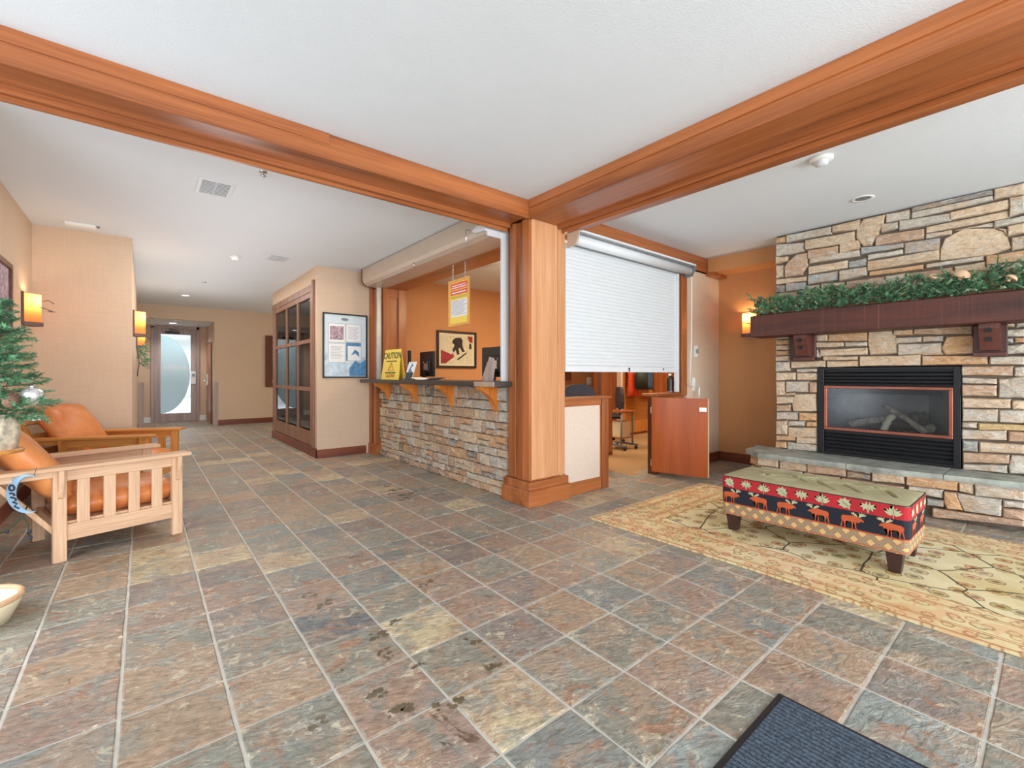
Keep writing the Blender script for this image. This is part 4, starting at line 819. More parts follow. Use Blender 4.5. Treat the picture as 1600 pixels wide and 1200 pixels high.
def detector(x, y, r_, label):
    t = thing('smoke_detector', label, 'smoke detector', (x, y, CZ), 0, 'ceiling smoke detectors')
    MB().lathe((0, 0, 0), [(.001, -.001), (r_, -.001), (r_, -.018), (r_*.92, -.026), (r_*.6, -.028)], 24).build('base', M['white'], t)
    MB().lathe((0, 0, -.026), [(r_*.62, 0), (r_*.56, -.028), (r_*.3, -.036), (.001, -.037)], 20).build('sensor_dome', M['white_metal'], t)
detector(3.85, 1.11, .075, 'white smoke detector on the ceiling in front of the fireplace')
detector(.94, 7.01, .065, 'white smoke detector on the corridor ceiling left of a vent')
def downlight(x, y, label, lit):
    t = thing('recessed_downlight', label, 'ceiling light', (x, y, CZ), 0, 'recessed ceiling lights')
    MB().lathe((0, 0, 0), [(.09, -.001), (.088, -.006), (.062, -.004), (.055, .0)], 24).build('trim_ring', M['white'], t)
    MB().lathe((0, 0, -.002), [(.058, 0), (.001, 0)], 24).build('lamp', M['downlight'] if lit else M['grey_metal'], t)
downlight(5.03, 1.13, 'unlit round recessed light near the fireplace wall', False)
downlight(.64, 11.1, 'lit recessed light in the corridor ceiling before the entrance', True)
spot('downlight_light', (.64, 11.1, CZ-.03), 25, (1, .95, .85))
t = thing('recessed_downlight', 'small lit light in the low ceiling of the entrance recess', 'ceiling light', (.55, 13.9, 2.5), 0, 'recessed ceiling lights')
MB().lathe((0, 0, -.003), [(.07, 0), (.001, 0)], 20).build('lamp', M['downlight'], t)
def vent(x, y, sx, sy, label):
    t = thing('ceiling_vent', label, 'vent', (x, y, CZ), 0, 'ceiling air vents')
    MB().box(-sx, sx, -sy, -sy+.03, -.008, 0, b=.002).box(-sx, sx, sy-.03, sy, -.008, 0, b=.002).box(-sx, -sx+.03, -sy+.03, sy-.03, -.008, 0, b=.002).box(sx-.03, sx, -sy+.03, sy-.03, -.008, 0, b=.002).box(-.006, .006, -sy+.03, sy-.03, -.007, 0).build('frame', M['white_metal'], t)
    MB().box(-sx+.03, sx-.03, -sy+.03, sy-.03, -.0015, -.0005).build('dark_opening', M['dark_void'], t)
    b_ = MB().box(-.0015, .0015, -.006, .006, -.006, .0); n = 11
    for k in range(n):
        yy = -sy+.045+(2*sy-.09)*k/(n-1)
        o = MB().box(-sx+.03, sx-.03, yy-.004, yy+.003, -.007, -.0015).build('slat', M['white_metal'], t)
vent(.467, 4.58, .128, .20, 'large white ceiling vent nearest the left beam')
vent(1.42, 6.77, .125, .17, 'smaller white ceiling vent above the glazed partition')
t = thing('emergency_light', 'flat white emergency light box on the ceiling by the far armchair', 'ceiling light', (-.52, 6.55, CZ), 0)
MB().box(-.12, .12, -.05, .05, -.035, 0, b=.006).build('housing', M['white'], t)
MB().cyl((.14, 0, -.02), .012, .02, 8).build('test_button', M['grey_metal'], t)
for x, y, lab in ((.722, 3.965, 'small sprinkler head just behind the left beam'), (.80, 9.3, 'small sprinkler head far down the corridor ceiling')):
    t = thing('sprinkler_head', lab, 'sprinkler', (x, y, CZ), 0, 'ceiling sprinklers')
    MB().lathe((0, 0, 0), [(.03, 0), (.028, -.008), (.008, -.01), (.007, -.03), (.022, -.032), (.022, -.035), (.001, -.036)], 12).build('head', M['steel'], t)

# ================================================================ WALL THINGS
# framed notice poster (faces -Y)
ps = thing('notice_poster', 'black-framed notice board with four sheets over a pale snow scene', 'poster', (2.36, 6.868, 1.655))
def fr(t, w, h, b, d, mt, nm='frame'):
    MB().box(-w, w, -d, 0, h-b, h, b=.002).box(-w, w, -d, 0, -h, -h+b, b=.002).box(-w, -w+b, -d, 0, -h+b, h-b, b=.002).box(w-b, w, -d, 0, -h+b, h-b, b=.002).build(nm, mt, t)
fr(ps, .335, .485, .022, .025, M['black_frame'])
MB().box(-.315, .315, -.008, -.002, -.465, .465).build('pale_sheet', M['pale_blue'], ps)
MB().prism([(-.313, -.46), (.313, -.46), (.313, -.15), (.2, -.2), (.05, -.27), (-.1, -.22), (-.313, -.1)], 'y', -.010, -.008).build('snow_scene', M['snow_print'], ps)
MB().prism([(.06, -.455), (.31, -.455), (.31, -.2), (.22, -.26), (.15, -.22), (.06, -.33)], 'y', -.0115, -.010).build('blue_jacket_print', M['blue_print'], ps)
MB().prism([(-.05+.055*math.cos(2*PI*k/16)+.04, .40+.022*math.sin(2*PI*k/16)) for k in range(16)], 'y', -.011, -.008).build('oval_logo', M['grey_metal'], ps)
for (x0, x1, z0, z1, m_) in ((-.25, -.01, .05, .33, 'mixed'), (.01, .235, .07, .33, 'text'), (-.25, -.01, -.25, .03, 'text'), (.01, .235, -.22, .05, 'blue')):
    q = MB().box(x0-.004, x1+.004, -.011, -.009, z0-.004, z1+.004).build('sheet_border', M['grey_metal'], ps)
    q = MB().box(x0, x1, -.013, -.011, z0, z1).build('notice_sheet', M['paper'], ps)
    pr = MB()
    if m_ == 'mixed': pr.box(x0+.02, x1-.02, -.0145, -.013, z0+.04, z1-.04)
    elif m_ == 'blue': pr.box(x0, x1, -.0145, -.013, z1-.05, z1).box(x0, x0+.02, -.0145, -.013, z0, z1-.05).prism([(x0+.07, z0+.08), (x0+.13, z0+.17), (x0+.19, z0+.13), (x0+.2, z0+.06), (x0+.14, z0+.11)], 'y', -.0145, -.013)
    else:
        for k in range(9): pr.box(x0+.03, x1-.03-.02*(k % 3), -.0142, -.013, z1-.05-.022*k, z1-.044-.022*k)
    pr.build('print', M[{'mixed': 'mixed_print', 'blue': 'blue_print', 'text': 'grey_print'}[m_]], q)
# ski picture in the office
sk = thing('ski_picture', 'dark-framed vintage print of a downhill skier on the office wall', 'picture', (4.345, 6.868, 1.67))
fr(sk, .415, .33, .04, .03, M['blackbrown'])
MB().box(-.375, .375, -.008, -.002, -.29, .29).build('mat_board', M['cream'], sk)
MB().box(-.335, .335, -.011, -.008, -.25, .25).build('print', M['vintage'], sk)
MB().prism([(-.335, -.25), (-.24, -.25), (-.06, -.13), (-.09, -.05), (-.11, -.09), (-.335, -.01)], 'y', -.0125, -.011).prism([(.22, .25), (.335, .25), (.335, .13), (.26, .15)], 'y', -.0125, -.011).build('red_banner', M['darkred'], sk)
MB().prism([(-.09, .17), (-.03, .21), (.08, .22), (.12, .17), (.11, .1), (.13, .03), (.17, -.03), (.11, -.04), (.06, .04), (.03, .02), (.05, -.08), (0, -.09), (-.03, 0), (-.07, -.05), (-.10, -.01), (-.05, .08), (-.10, .12)], 'y', -.0125, -.011).prism([(-.0, -.17), (.02, -.19), (.21, -.06), (.20, -.04)], 'y', -.0125, -.011).prism([(.26, .02), (.31, .02), (.31, .10), (.285, .13), (.26, .10)], 'y', -.0125, -.011).build('skier_figure', M['sepia'], sk)
# left wall mirror/picture frame (faces +X)
pf_ = thing('wall_picture', 'brown-framed picture cut by the left edge of the view', 'picture', (-.912, 5.38, 1.84), PI/2)
fr(pf_, .40, .33, .045, .03, M['dark_y'])
MB().box(-.355, .355, -.01, -.002, -.285, .285).build('print', M['mixed_print'], pf_)
# corridor end picture (partly hidden)
ap = thing('corridor_picture', 'dark picture with a pale curve at the right end of the corridor wall', 'picture', (2.85, 12.898, 1.57))
fr(ap, .45, .66, .05, .03, M['dark_x'])
MB().box(-.4, .4, -.012, -.003, -.61, .61).build('print', M['dark_z'], ap)
MB().prism([(-.30, -.55), (-.22, -.1), (-.28, .3), (-.24, .5), (-.17, .3), (-.13, -.1), (-.2, -.55)], 'y', -.016, -.012).build('pale_curve', M['amber_wood'], ap)
def plate(name, label, cat, x, y, z, w, h, ax='y', extra=None):
    t = thing(name, label, cat, (x, y, z)); MB().box(-w, w, -.008, 0, -h, h, b=.003).build('cover_plate', M['white'], t)
    if extra == 'sw': MB().box(-.012, .012, -.014, -.008, -.02, .02, b=.002).build('rocker', M['white_metal'], t)
    if extra == 'th': MB().box(-.018, .018, -.03, -.008, -.025, .03, b=.004).build('sensor', M['grey_metal'], t)
    return t
plate('thermostat', 'white thermostat on the tan wall right of the shutter', 'thermostat', 5.71, 3.088, 1.53, .045, .075, extra='th')
plate('light_switch', 'white light switch beside the crank rod right of the shutter', 'switch', 5.655, 3.088, 1.09, .035, .085, extra='sw')
plate('light_switch', 'square white switch on the office back wall under the shutter', 'switch', 7.92, 6.868, 1.08, .075, .085, extra='sw')
# hanging notice
hs = thing('hanging_notice', 'wood-framed yellow and red notice hanging on two chains over the counter', 'sign', (2.88, 4.49, 2.07), -PI/2)
# local x along -Y world, local -y faces -X world
fr(hs, .222, .277, .03, .02, M['amber_wood'])
hs.rotation_euler = (0, 0, -PI/2)
MB().box(-.195, .195, -.010, -.004, -.25, .25).build('notice_sheet', M['yellow'], hs)
pr = MB().box(-.18, .18, -.012, -.010, .16, .235).box(-.18, .18, -.012, -.010, .095, .15); pr.build('red_band', plain('coral_red_print', (226, 92, 70), .6, bs=0), hs)
wl = MB().box(-.17, .17, -.0135, -.012, .175, .185).box(-.15, .15, -.0135, -.012, .20, .21).box(-.15, .15, -.0135, -.012, .115, .128).build('white_text_line', M['paper'], hs)
MB().box(-.175, .175, -.012, -.010, -.165, .035).build('grey_text_panel', M['paper'], hs)
tx = MB()
for k in range(10): tx.box(-.165, .165-.03*(k % 3), -.0135, -.012, .018-.018*k, .025-.018*k)
tx.build('text_line', M['grey_print'], hs)
MB().box(-.17, .17, -.012, -.010, .05, .085).build('ochre_band', plain('ochre_print', (214, 186, 70), .6, bs=0), hs); MB().box(-.12, .17, -.012, -.010, -.235, -.18).build('ochre_band', M['yellow'], hs)
for x in (-.13, .13):
    ch = MB()
    for k in range(9): ch.tube([(x+.006*math.cos(a_)*(k % 2), -.008+.006*math.cos(a_)*((k+1) % 2), .29+.020*k+.011*math.sin(a_)) for a_ in [2*PI*j/8 for j in range(9)]], .0022, 5, cap=False)
    ch.build('chain', M['steel'], hs)

# ================================================================ THINGS ON THE COUNTER
def wedge(yc, zc): pass
cs = thing('caution_sign', 'yellow folding caution sign standing at the far end of the counter', 'sign', (2.66, 5.95, 1.15), -PI/2)
T_ = Matrix.Translation((0, 0, 0)) @ Matrix.Rotation(-.12, 4, 'X')
MB().prism([(-.30, 0), (.28, 0), (.25, .415), (-.26, .415)], 'y', 0, .006, M=T_).build('front_panel', M['yellow'], cs)
MB().prism([(-.30, 0), (.28, 0), (.25, .415), (-.26, .415)], 'y', .10, .106, M=Matrix.Rotation(.12, 4, 'X') @ Matrix.Translation((0, 0, 0))).build('rear_panel', M['yellow'], cs)
TM_ = T_ @ Matrix.Translation((0, -.0012, 0)) @ Matrix.Rotation(PI/2, 4, 'X')
text('CAUTION', .125, M['ink'], 'lettering', cs, TM_ @ Matrix.Translation((0, .335, 0)))
nn = MB()
for k in range(9): nn.box(-.17+.038*k, -.143+.038*k, -.0015, 0, .25, .268, M=T_)
for k in range(8): nn.box(-.17+.042*k, -.14+.042*k, -.0015, 0, .085, .108, M=T_)
nn.build('small_lettering', M['ink'], cs)
text('CAUTION', .06, M['redink'], 'red_lettering', cs, TM_ @ Matrix.Translation((0, .05, 0)))
tr = MB()
for (a, b) in (((-.09, .13), (.0, .235)), ((0, .235), (.09, .13)), ((.09, .13), (-.09, .13))):
    tr.tube([T_ @ Vector((a[0], -.002, a[1])), T_ @ Vector((b[0], -.002, b[1]))], .004, 4)
tr.box(-.003, .003, -.003, 0, .155, .20, M=T_).box(-.003, .003, -.003, 0, .142, .15, M=T_).build('warning_triangle', M['redink'], cs)
bh = thing('brochure_stand', 'small red and blue brochure in a clear stand on the counter', 'brochure', (2.70, 5.47, 1.15), -PI/2)
T2 = Matrix.Rotation(-.3, 4, 'X')
MB().box(-.11, .11, 0, .004, 0, .25, M=T2).build('brochure', M['paper'], bh)
MB().box(-.11, .11, -.002, 0, 0, .04, M=T2).build('red_strip', M['darkred'], bh)
MB().prism([(-.06, .12), (0, .23), (.05, .2), (-.01, .16), (.07, .1), (.02, .07)], 'y', -.002, 0, M=T2).build('blue_print', M['blue_print'], bh)
MB().box(-.115, .115, -.012, -.008, 0, .10, M=T2).box(-.115, .115, -.012, .09, 0, .004).build('clear_stand', M['glass'], bh)
cp_ = thing('scanner_post', 'black double post with a clamped arm on the counter', 'post', (2.98, 5.99, 1.15))
MB().box(-.012, .012, -.035, -.012, 0, .42).box(-.012, .012, .010, .033, 0, .42).box(-.06, .06, -.06, .06, 0, .012, b=.003).build('post', M['black'], cp_)
MB().box(-.09, -.06, -.10, .13, .20, .215).box(-.12, -.05, .09, .15, .18, .23, b=.004).build('arm', M['grey_metal'], cp_)
def monitor(x, y, z, label, w=.27, h=.175, rz=0, s=1):
    t = thing('computer_monitor', label, 'monitor', (x, y, z), rz, 'computer monitors at the counter')
    MB().box(0, .03, -w, w, .02, .02+2*h, b=.008).box(-.018, .0, -w*.6, w*.6, .08, .08+h*1.1, b=.008).build('rear_shell', M['black_plastic'], t)
    MB().box(.03, .032, -w+.01, w-.01, .03, .01+2*h).build('screen', M['grey_metal'], t)
    MB().box(-.06, -.02, -.03, .03, -.33, .12, b=.004).box(-.12, .08, -.12, .12, -.345, -.33, b=.004).build('stand', M['black'], t)
    MB().box(-.026, -.016, -.05, .05, .12, .22).cyl((-.024, .06, .24), .008, .008, 8, 'x').cyl((-.024, -.06, .24), .008, .008, 8, 'x').build('mount_plate', M['steel'], t)
monitor(3.32, 6.10, 1.17, 'far computer monitor seen from behind between brochure and ski picture', .22, .19)
monitor(3.32, 4.36, 1.17, 'near computer monitor seen from behind beside the shutter rail', .30, .185)
sh_ = MB().box(3.18, 3.75, 3.6, 6.45, .79, .825, b=.003).box(3.2, 3.7, 3.62, 3.66, 0, .79).box(3.2, 3.7, 6.38, 6.42, 0, .79).box(3.2, 3.7, 5.0, 5.04, 0, .79)
o = sh_.build('office_desk', M['dark_y']); tag(o, 'dark desk behind the counter carrying the two monitors', 'desk')
pp = thing('curved_paper', 'white curved sheet of paper lying on the counter top', 'paper', (2.66, 4.85, 1.152))
MB().add([(-.1+.2*i, -.27+.54*k/8, .004+.028*(abs(k-4)/4)**2) for k in range(9) for i in (0, 1)], [(2*k, 2*k+2, 2*k+3, 2*k+1) for k in range(8)], True).build('sheet', M['paper'], pp)
lf = thing('leaning_leaflets', 'grey-brown leaflets leaning beside the shutter rail on the counter', 'leaflets', (2.72, 3.72, 1.15), -PI/2)
for k in range(4): MB().prism([(-.03-.04*k, 0), (.10-.04*k, 0), (.14-.03*k, .13+.05*((k+1) % 3)), (.05-.03*k, .15+.05*((k+1) % 3))], 'y', .01*k, .01*k+.004).build('leaflet', M['grey_wood'], lf)
t = thing('insulated_bottle', 'black and steel bottle standing on the ledge behind the half door', 'bottle', (5.22, 3.17, .985))
MB().lathe((0, 0, 0), [(.001, 0), (.036, 0), (.038, .02)], 18).build('steel_base', M['steel'], t)
MB().lathe((0, 0, .02), [(.038, 0), (.038, .15), (.032, .18), (.018, .20)], 18).build('body', M['black_plastic'], t)
MB().lathe((0, 0, .215), [(.018, -.003), (.018, .03), (.001, .032)], 14).build('cap', M['white_metal'], t)

# ================================================================ OFFICE INTERIOR
def office_chair(x, y, z_top, label, rz):
    t = thing('office_chair', label, 'office chair', (x, y, 0), rz, 'swivel chairs in the office')
    pts = [(-.2, 0), (.2, 0), (.23, .12), (.22, .26), (.17, .35), (.08, .385), (-.08, .385), (-.17, .35), (-.22, .26), (-.23, .12)]
    MB().prism(pts, 'y', -.03, .03, M=Matrix.Translation((0, .22, z_top-.385))).build('backrest', M['chair_fabric'], t)
    MB().box(-.24, .24, -.25, .2, .44, .52, b=.03).build('seat', M['chair_fabric'], t)
    MB().box(-.03, .03, .2, .24, .42, z_top-.2).cyl((0, 0, .1), .03, .35, 10).build('post', M['black'], t)
    for k in range(5):
        a = 2*PI*k/5; MB().tube([(0, 0, .12), (.28*math.cos(a), .28*math.sin(a), .07)], .018, 6).ball((.28*math.cos(a), .28*math.sin(a), .035), .034, 8).build('leg', M['black'], t)
    return t
office_chair(4.39, 3.93, 1.09, 'dark rounded chair back showing just above the half wall', -.69)
office_chair(6.5, 5.2, 1.0, 'black chair seen deeper in the office beside the small table', -2.26)
o = MB().box(5.24, 5.52, 4.32, 4.38, 0, 2.2, b=.003).build('wooden_screen', M['dark_z']); tag(o, 'tall dark brown wooden panel standing in the office behind the half wall', 'screen')
MB().box(5.26, 5.50, 4.312, 4.322, .05, 2.15, b=.001).build('inset_panel', M['cherry_z'], o)
t = thing('rolling_table', 'small round-edged wooden table on casters in the office', 'table', (6.1, 4.6, 0))
MB().prism([(.0+.22*math.cos(2*PI*k/20), .22*math.sin(2*PI*k/20)) for k in range(20)], 'z', .60, .625).build('top', M['cherry_x'], t)
MB().box(-.16, .16, -.14, .14, .185, .20, b=.002).build('lower_shelf', M['cherry_x'], t)
for sx in (-.15, .15):
    MB().tube([(sx, -.12, .60), (sx, -.12, .08)], .014, 8).box(sx-.02, sx+.02, -.22, .22, .06, .09).build('leg', M['grey_metal'], t)
    MB().ball((sx, -.19, .03), .03, 10).ball((sx, .19, .03), .03, 10).build('caster', M['black_plastic'], t)
t = thing('waste_bin', 'cream waste bin on the lower shelf of the small office table', 'bin', (6.1, 4.6, .202))
MB().prism([(-.12, -.1), (.12, -.1), (.12, .1), (-.12, .1)], 'z', .0, .24).build('body', M['cream'], t); MB().box(-.13, .13, -.11, .11, .24, .252, b=.003).build('rim', M['cream'], t)
cl = thing('office_closet', 'orange-brown closet with a louvered door across the back of the office', 'closet', (8.4, 5.5, 0))
MB().box(7.3, 9.59, 5.52, 6.2, 0, 2.4).build('carcass', M['cherry_z'], cl, True)
dd = MB().box(7.34, 7.44, 5.49, 5.52, .05, 2.3, b=.003).box(8.26, 8.36, 5.49, 5.52, .05, 2.3, b=.003).box(7.44, 8.26, 5.49, 5.52, .05, .30, b=.003).box(7.44, 8.26, 5.49, 5.52, .78, .95, b=.003).box(7.44, 8.26, 5.49, 5.52, 2.15, 2.3, b=.003).build('louver_door', M['gold_z'], cl, True)
lv = MB().box(-.41, .41, -.012, .012, -.004, .004, M=Matrix.Rotation(.7, 4, 'X')).mesh('louver'); lv.materials.append(M['gold_x'])
for k in range(46):
    z = .32+.0195*k if k < 23 else .97+.052*(k-23)
    if z > 2.14: break
    o = bpy.data.objects.new('louver', lv); COL.objects.link(o); o.parent = dd; o.location = wm(dd).inverted() @ Vector((7.85, 5.506, z))
MB().box(8.42, 8.98, 5.495, 5.52, .05, 2.3, b=.004).build('plain_door', M['cherry_z'], cl, True); MB().box(9.02, 9.56, 5.495, 5.52, .05, 2.3, b=.004).build('plain_door', M['cherry_z'], cl, True)
MB().box(7.24, 7.3, 5.46, 5.56, 0, 2.4, b=.003).build('side_post', M['fabric_panel'], cl, True)
def drape(name, label, cat, x0, x1, z0, z1, y, mt, seed):
    r = random.Random(seed); t = thing(name, label, cat, ((x0+x1)/2, y, z0), 0); n = 12; mm = 8; vs = []; w_ = (x1-x0)/2; fs = []
    for i in range(mm+1):
        for k in range(n):
            a = 2*PI*k/n; s = 1-.25*(i/mm)
            vs.append((w_*s*math.cos(a)*(1+.08*math.sin(3*a+i)), .06*math.sin(a)*(1+.3*math.sin(5*a)), (z1-z0)*i/mm+.02*math.sin(4*a)*(i == 0)))
    for i in range(mm):
        for k in range(n): fs.append((i*n+k, i*n+(k+1) % n, (i+1)*n+(k+1) % n, (i+1)*n+k))
    fs.append(tuple(range(n))[::-1]); fs.append(tuple(mm*n+k for k in range(n)))
    MB().add(vs, fs, True).build('cloth', mt, t)
    MB().tube([(0, 0, z1-z0-.02), (0, 0, z1-z0+.05), (.02, .03, z1-z0+.07)], .005, 6).build('hanger_hook', M['steel'], t); return t
drape('hanging_coat', 'orange-red garment hanging on the closet, lowest corner below the shutter', 'coat', 7.38, 7.75, .80, 1.75, 5.40, M['orange_coat'], 1)
drape('hanging_trousers', 'blue denim garment hanging right of the orange-red coat', 'clothing', 7.85, 8.2, .92, 1.75, 5.38, M['denim'], 2)
t = thing('hanging_bag', 'dark green laptop bag hanging between coat and denim', 'bag', (7.62, 5.24, .93))
MB().box(-.17, .17, -.04, .04, 0, .42, b=.02).build('body', M['bag'], t); MB().tube([(-.1, 0, .40), (-.05, 0, .7), (.05, 0, .7), (.1, 0, .40)], .01, 6).tube([(.05, 0, .7), (.18, .02, .72), (.18, .25, .73)], .008, 6).build('strap', M['black_plastic'], t)
t = thing('spot_lamp', 'small dark adjustable spotlight under the office ceiling', 'ceiling light', (4.0, 5.05, 2.72))
MB().tube([(0, 0, .09), (0, 0, 0)], .012, 8).tube([(0, 0, 0), (-.05, -.08, -.05)], [.03, .05], 12).build('body', M['rust_metal'], t)
t = thing('notice_shelf', 'dark red-brown shelf box on the office wall under the shutter', 'shelf', (6.9, 6.8, 1.1))
MB().box(-.28, .28, -.08, .065, 0, .2, b=.004).build('box', M['dark_x'], t)

# ================================================================ ARMCHAIRS
def pillow(w, h, d, seed, mx=16):
    """soft cushion centred at origin: x width, z height, y thickness"""
    r = random.Random(seed); n = mx; vs = []; fs = []
    ph = [r.uniform(0, 6) for _ in range(6)]
    for side in (1, -1):
        for i in range(n+1):
            for k in range(n+1):
                u = i/n*2-1; v = k/n*2-1
                e = (1-abs(u)**4)**.5*(1-abs(v)**4)**.5
                t = d*(.16+.84*e)
                t += .006*math.sin(5*u+ph[0])*math.sin(4*v+ph[1])+.004*math.sin(11*u*v+ph[2])
                cu = 1-.05*(abs(v)**3); cv = 1-.05*(abs(u)**3)
                vs.append((w*u*cu, side*t, h*v*cv))
    m = (n+1)*(n+1)
    for i in range(n):
        for k in range(n):
            a = i*(n+1)+k; q = (a, a+1, a+n+2, a+n+1)
            fs.append(q); fs.append(tuple(m+j for j in q[::-1]))
    edge = [i*(n+1) for i in range(n+1)]+[n*(n+1)+k for k in range(1, n+1)]+[i*(n+1)+n for i in range(n-1, -1, -1)]+[k for k in range(n-1, 0, -1)]
    for i in range(len(edge)):
        a, b = edge[i], edge[(i+1) % len(edge)]; fs.append((a, b, m+b, m+a))
    return vs, fs
def armchair(x, y, rz, label, wd, seed, lean):
    """faces local +x. origin = centre of the four legs"""
    t = thing('morris_armchair', label, 'armchair', (x, y, 0), rz, 'leather morris armchairs')
    HX_, HY_ = .32, .33
    for sy in (-1, 1):
        for sx in (-1, 1):
            MB().box(sx*HX_-.033, sx*HX_+.033, sy*HY_-.022, sy*HY_+.022, 0, .595, b=.003).build('leg', M[wd+'_z'], t)
            o_ = sy*(HY_+.022)
            MB().prism([(o_, .595), (o_+sy*.045, .595), (o_+sy*.04, .52), (o_+sy*.012, .42), (o_, .41)], 'x', sx*HX_-.012, sx*HX_+.012).build('corbel', M[wd+'_z'], t)
        MB().box(-HX_+.033, HX_-.033, sy*HY_-.012, sy*HY_+.012, .52, .595, b=.002).build('upper_rail', M[wd+'_x'], t)
        MB().box(-HX_+.033, HX_-.033, sy*HY_-.012, sy*HY_+.012, .13, .235, b=.002).build('lower_rail', M[wd+'_x'], t)
        for k in range(4):
            cx = -.205+.134*k; MB().box(cx-.032, cx+.032, sy*HY_-.009, sy*HY_+.009, .235, .52, b=.002).build('slat', M[wd+'_z'], t)
        MB().box(-.70, .40, sy*HY_-.065, sy*HY_+.065, .595, .62, b=.004).build('armrest', M[wd+'_x'], t)
        MB().box(-.62, -.30, sy*HY_-.012, sy*HY_+.012, .55, .595, b=.002).build('arm_block', M[wd+'_x'], t)
    MB().box(HX_-.012, HX_+.012, -HY_+.022, HY_-.022, .15, .27, b=.002).build('cross_rail', M[wd+'_y'], t); MB().box(-HX_-.012, -HX_+.012, -HY_+.022, HY_-.022, .15, .25, b=.002).build('cross_rail', M[wd+'_y'], t)
    MB().box(-HX_+.03, HX_-.02, -HY_+.015, HY_-.015, .235, .25).build('seat_board', M[wd+'_y'], t)
    # seat cushion
    vs, fs = pillow(.335, .31, .095, seed); Mx = Matrix.Translation((.03, 0, .335)) @ Matrix.Rotation(PI/2, 4, 'X')
    MB().add([(Mx @ Vector(v))[:] for v in vs], fs, True).build('seat_cushion', M['leather'], t)
    # reclined back
    vs, fs = pillow(.305, .30, .10, seed+1)
    Bx = Matrix.Translation((-.27, 0, .42)) @ Matrix.Rotation(-lean, 4, 'Y') @ Matrix.Rotation(PI/2, 4, 'Z') @ Matrix.Translation((0, 0, .27))
    bc = MB().add([(Bx @ Vector(v))[:] for v in vs], fs, True).build('back_cushion', M['leather'], t)
    F = Matrix.Translation((-.27, 0, .30)) @ Matrix.Rotation(-lean, 4, 'Y')
    for sy in (-1, 1): MB().box(-.135, -.105, sy*.275-.02, sy*.275+.02, -.08, .68, b=.003, M=F).build('back_post', M[wd+'_z'], t)
    for k in range(4): MB().box(-.128, -.11, -.255, .255, .10+.16*k, .16+.16*k, b=.003, M=F).build('back_slat', M[wd+'_y'], t)
    return t
armchair(-.205, 4.515, .27, 'near oak armchair in pale daylit tone with a tan leather seat and slatted side', 'oak', 3, .62)
armchair(-.16, 6.16, -.42, 'far oak armchair in golden-lit tone with a tall tan leather back turned to the room', 'gold', 8, .55)

# ================================================================ OTTOMAN
ot = thing('moose_ottoman', 'long ottoman with green top, red leaf band and moose tapestry sides', 'ottoman', (3.755, 1.12, 0))
OX, OY = .262, .555
def band(z0, z1, e, rad=.035):
    pts = []
    for (cx, cy, a0) in ((OX-rad, OY-rad, 0), (-OX+rad, OY-rad, PI/2), (-OX+rad, -OY+rad, PI), (OX-rad, -OY+rad, 1.5*PI)):
        for k in range(5):
            a = a0+PI/2*k/4; pts.append((cx+(rad+e)*math.cos(a), cy+(rad+e)*math.sin(a)))
    return pts
MB().prism(band(0, 0, 0), 'z', .14, .228).build('lattice_band', M['lattice'], ot)
MB().prism(band(0, 0, .001), 'z', .222, .232).prism(band(0, 0, .0008), 'z', .145, .150).build('piping', M['rust_cloth'], ot)
MB().prism(band(0, 0, .003), 'z', .232, .345).build('navy_band', M['navy_cloth'], ot)
MB().prism(band(0, 0, .006), 'z', .345, .428).build('red_band', M['red_cloth'], ot)
tm = MB(); nx, ny = 60, 130; r = random.Random(4)
creases = [(-.42, -.02, .5, .16), (-.32, .05, 1.9, .14), (-.22, -.06, .7, .2), (-.14, .04, 2.0, .15), (-.04, -.05, .6, .16), (.05, .06, 2.2, .2), (.10, -.02, .8, .15), (.20, .06, 1.0, .17), (.26, -.05, 2.1, .14), (.36, .0, .9, .16), (-.27, .12, 1.0, .12), (.0, .13, 1.7, .14), (.3, .13, 1.5, .12), (-.1, -.13, .9, .14), (.15, -.13, 2.0, .12)]
vs = []
for i in range(ny+1):
    for k in range(nx+1):
        u = k/nx*2-1; v = i/ny*2-1; x = u*(OX+.004); y = v*(OY+.004); e = (1-abs(u)**6)*(1-abs(v)**10)
        z = .428+.018*e**.6
        for (cy, cx, a, L) in creases:
            dx, dy = x-cx, y-cy; al = dx*math.cos(a)+dy*math.sin(a); pe = -dx*math.sin(a)+dy*math.cos(a)
            z -= .046*math.exp(-(pe/.012)**2)*math.exp(-(al/L*2)**4)*e
            z += .009*math.exp(-((abs(pe)-.02)/.012)**2)*math.exp(-(al/L*2)**4)*e
        vs.append((x, y, z))
fs = [(i*(nx+1)+k, i*(nx+1)+k+1, (i+1)*(nx+1)+k+1, (i+1)*(nx+1)+k) for i in range(ny) for k in range(nx)]
tm.add(vs, fs, True); tm.build('tufted_top', M['green_cloth'], ot)
MB().tube([(x, y, .429) for x, y in band(0, 0, .004)]+[(band(0, 0, .004)[0][0], band(0, 0, .004)[0][1], .429)], .004, 5, cap=False).build('top_seam', M['sepia'], ot)
for sx in (-1, 1):
    for sy in (-1, 1):
        cx, cy = sx*.205, sy*.485
        def q(s, z): return [(cx-s, cy-s, z), (cx+s, cy-s, z), (cx+s, cy+s, z), (cx-s, cy+s, z)]
        MB().add(q(.042, .14)+q(.028, .006), [(0, 1, 2, 3), (7, 6, 5, 4)]+[(i, 4+i, 4+(i+1) % 4, (i+1) % 4) for i in range(4)]).build('leg', M['dark_leather'], ot)
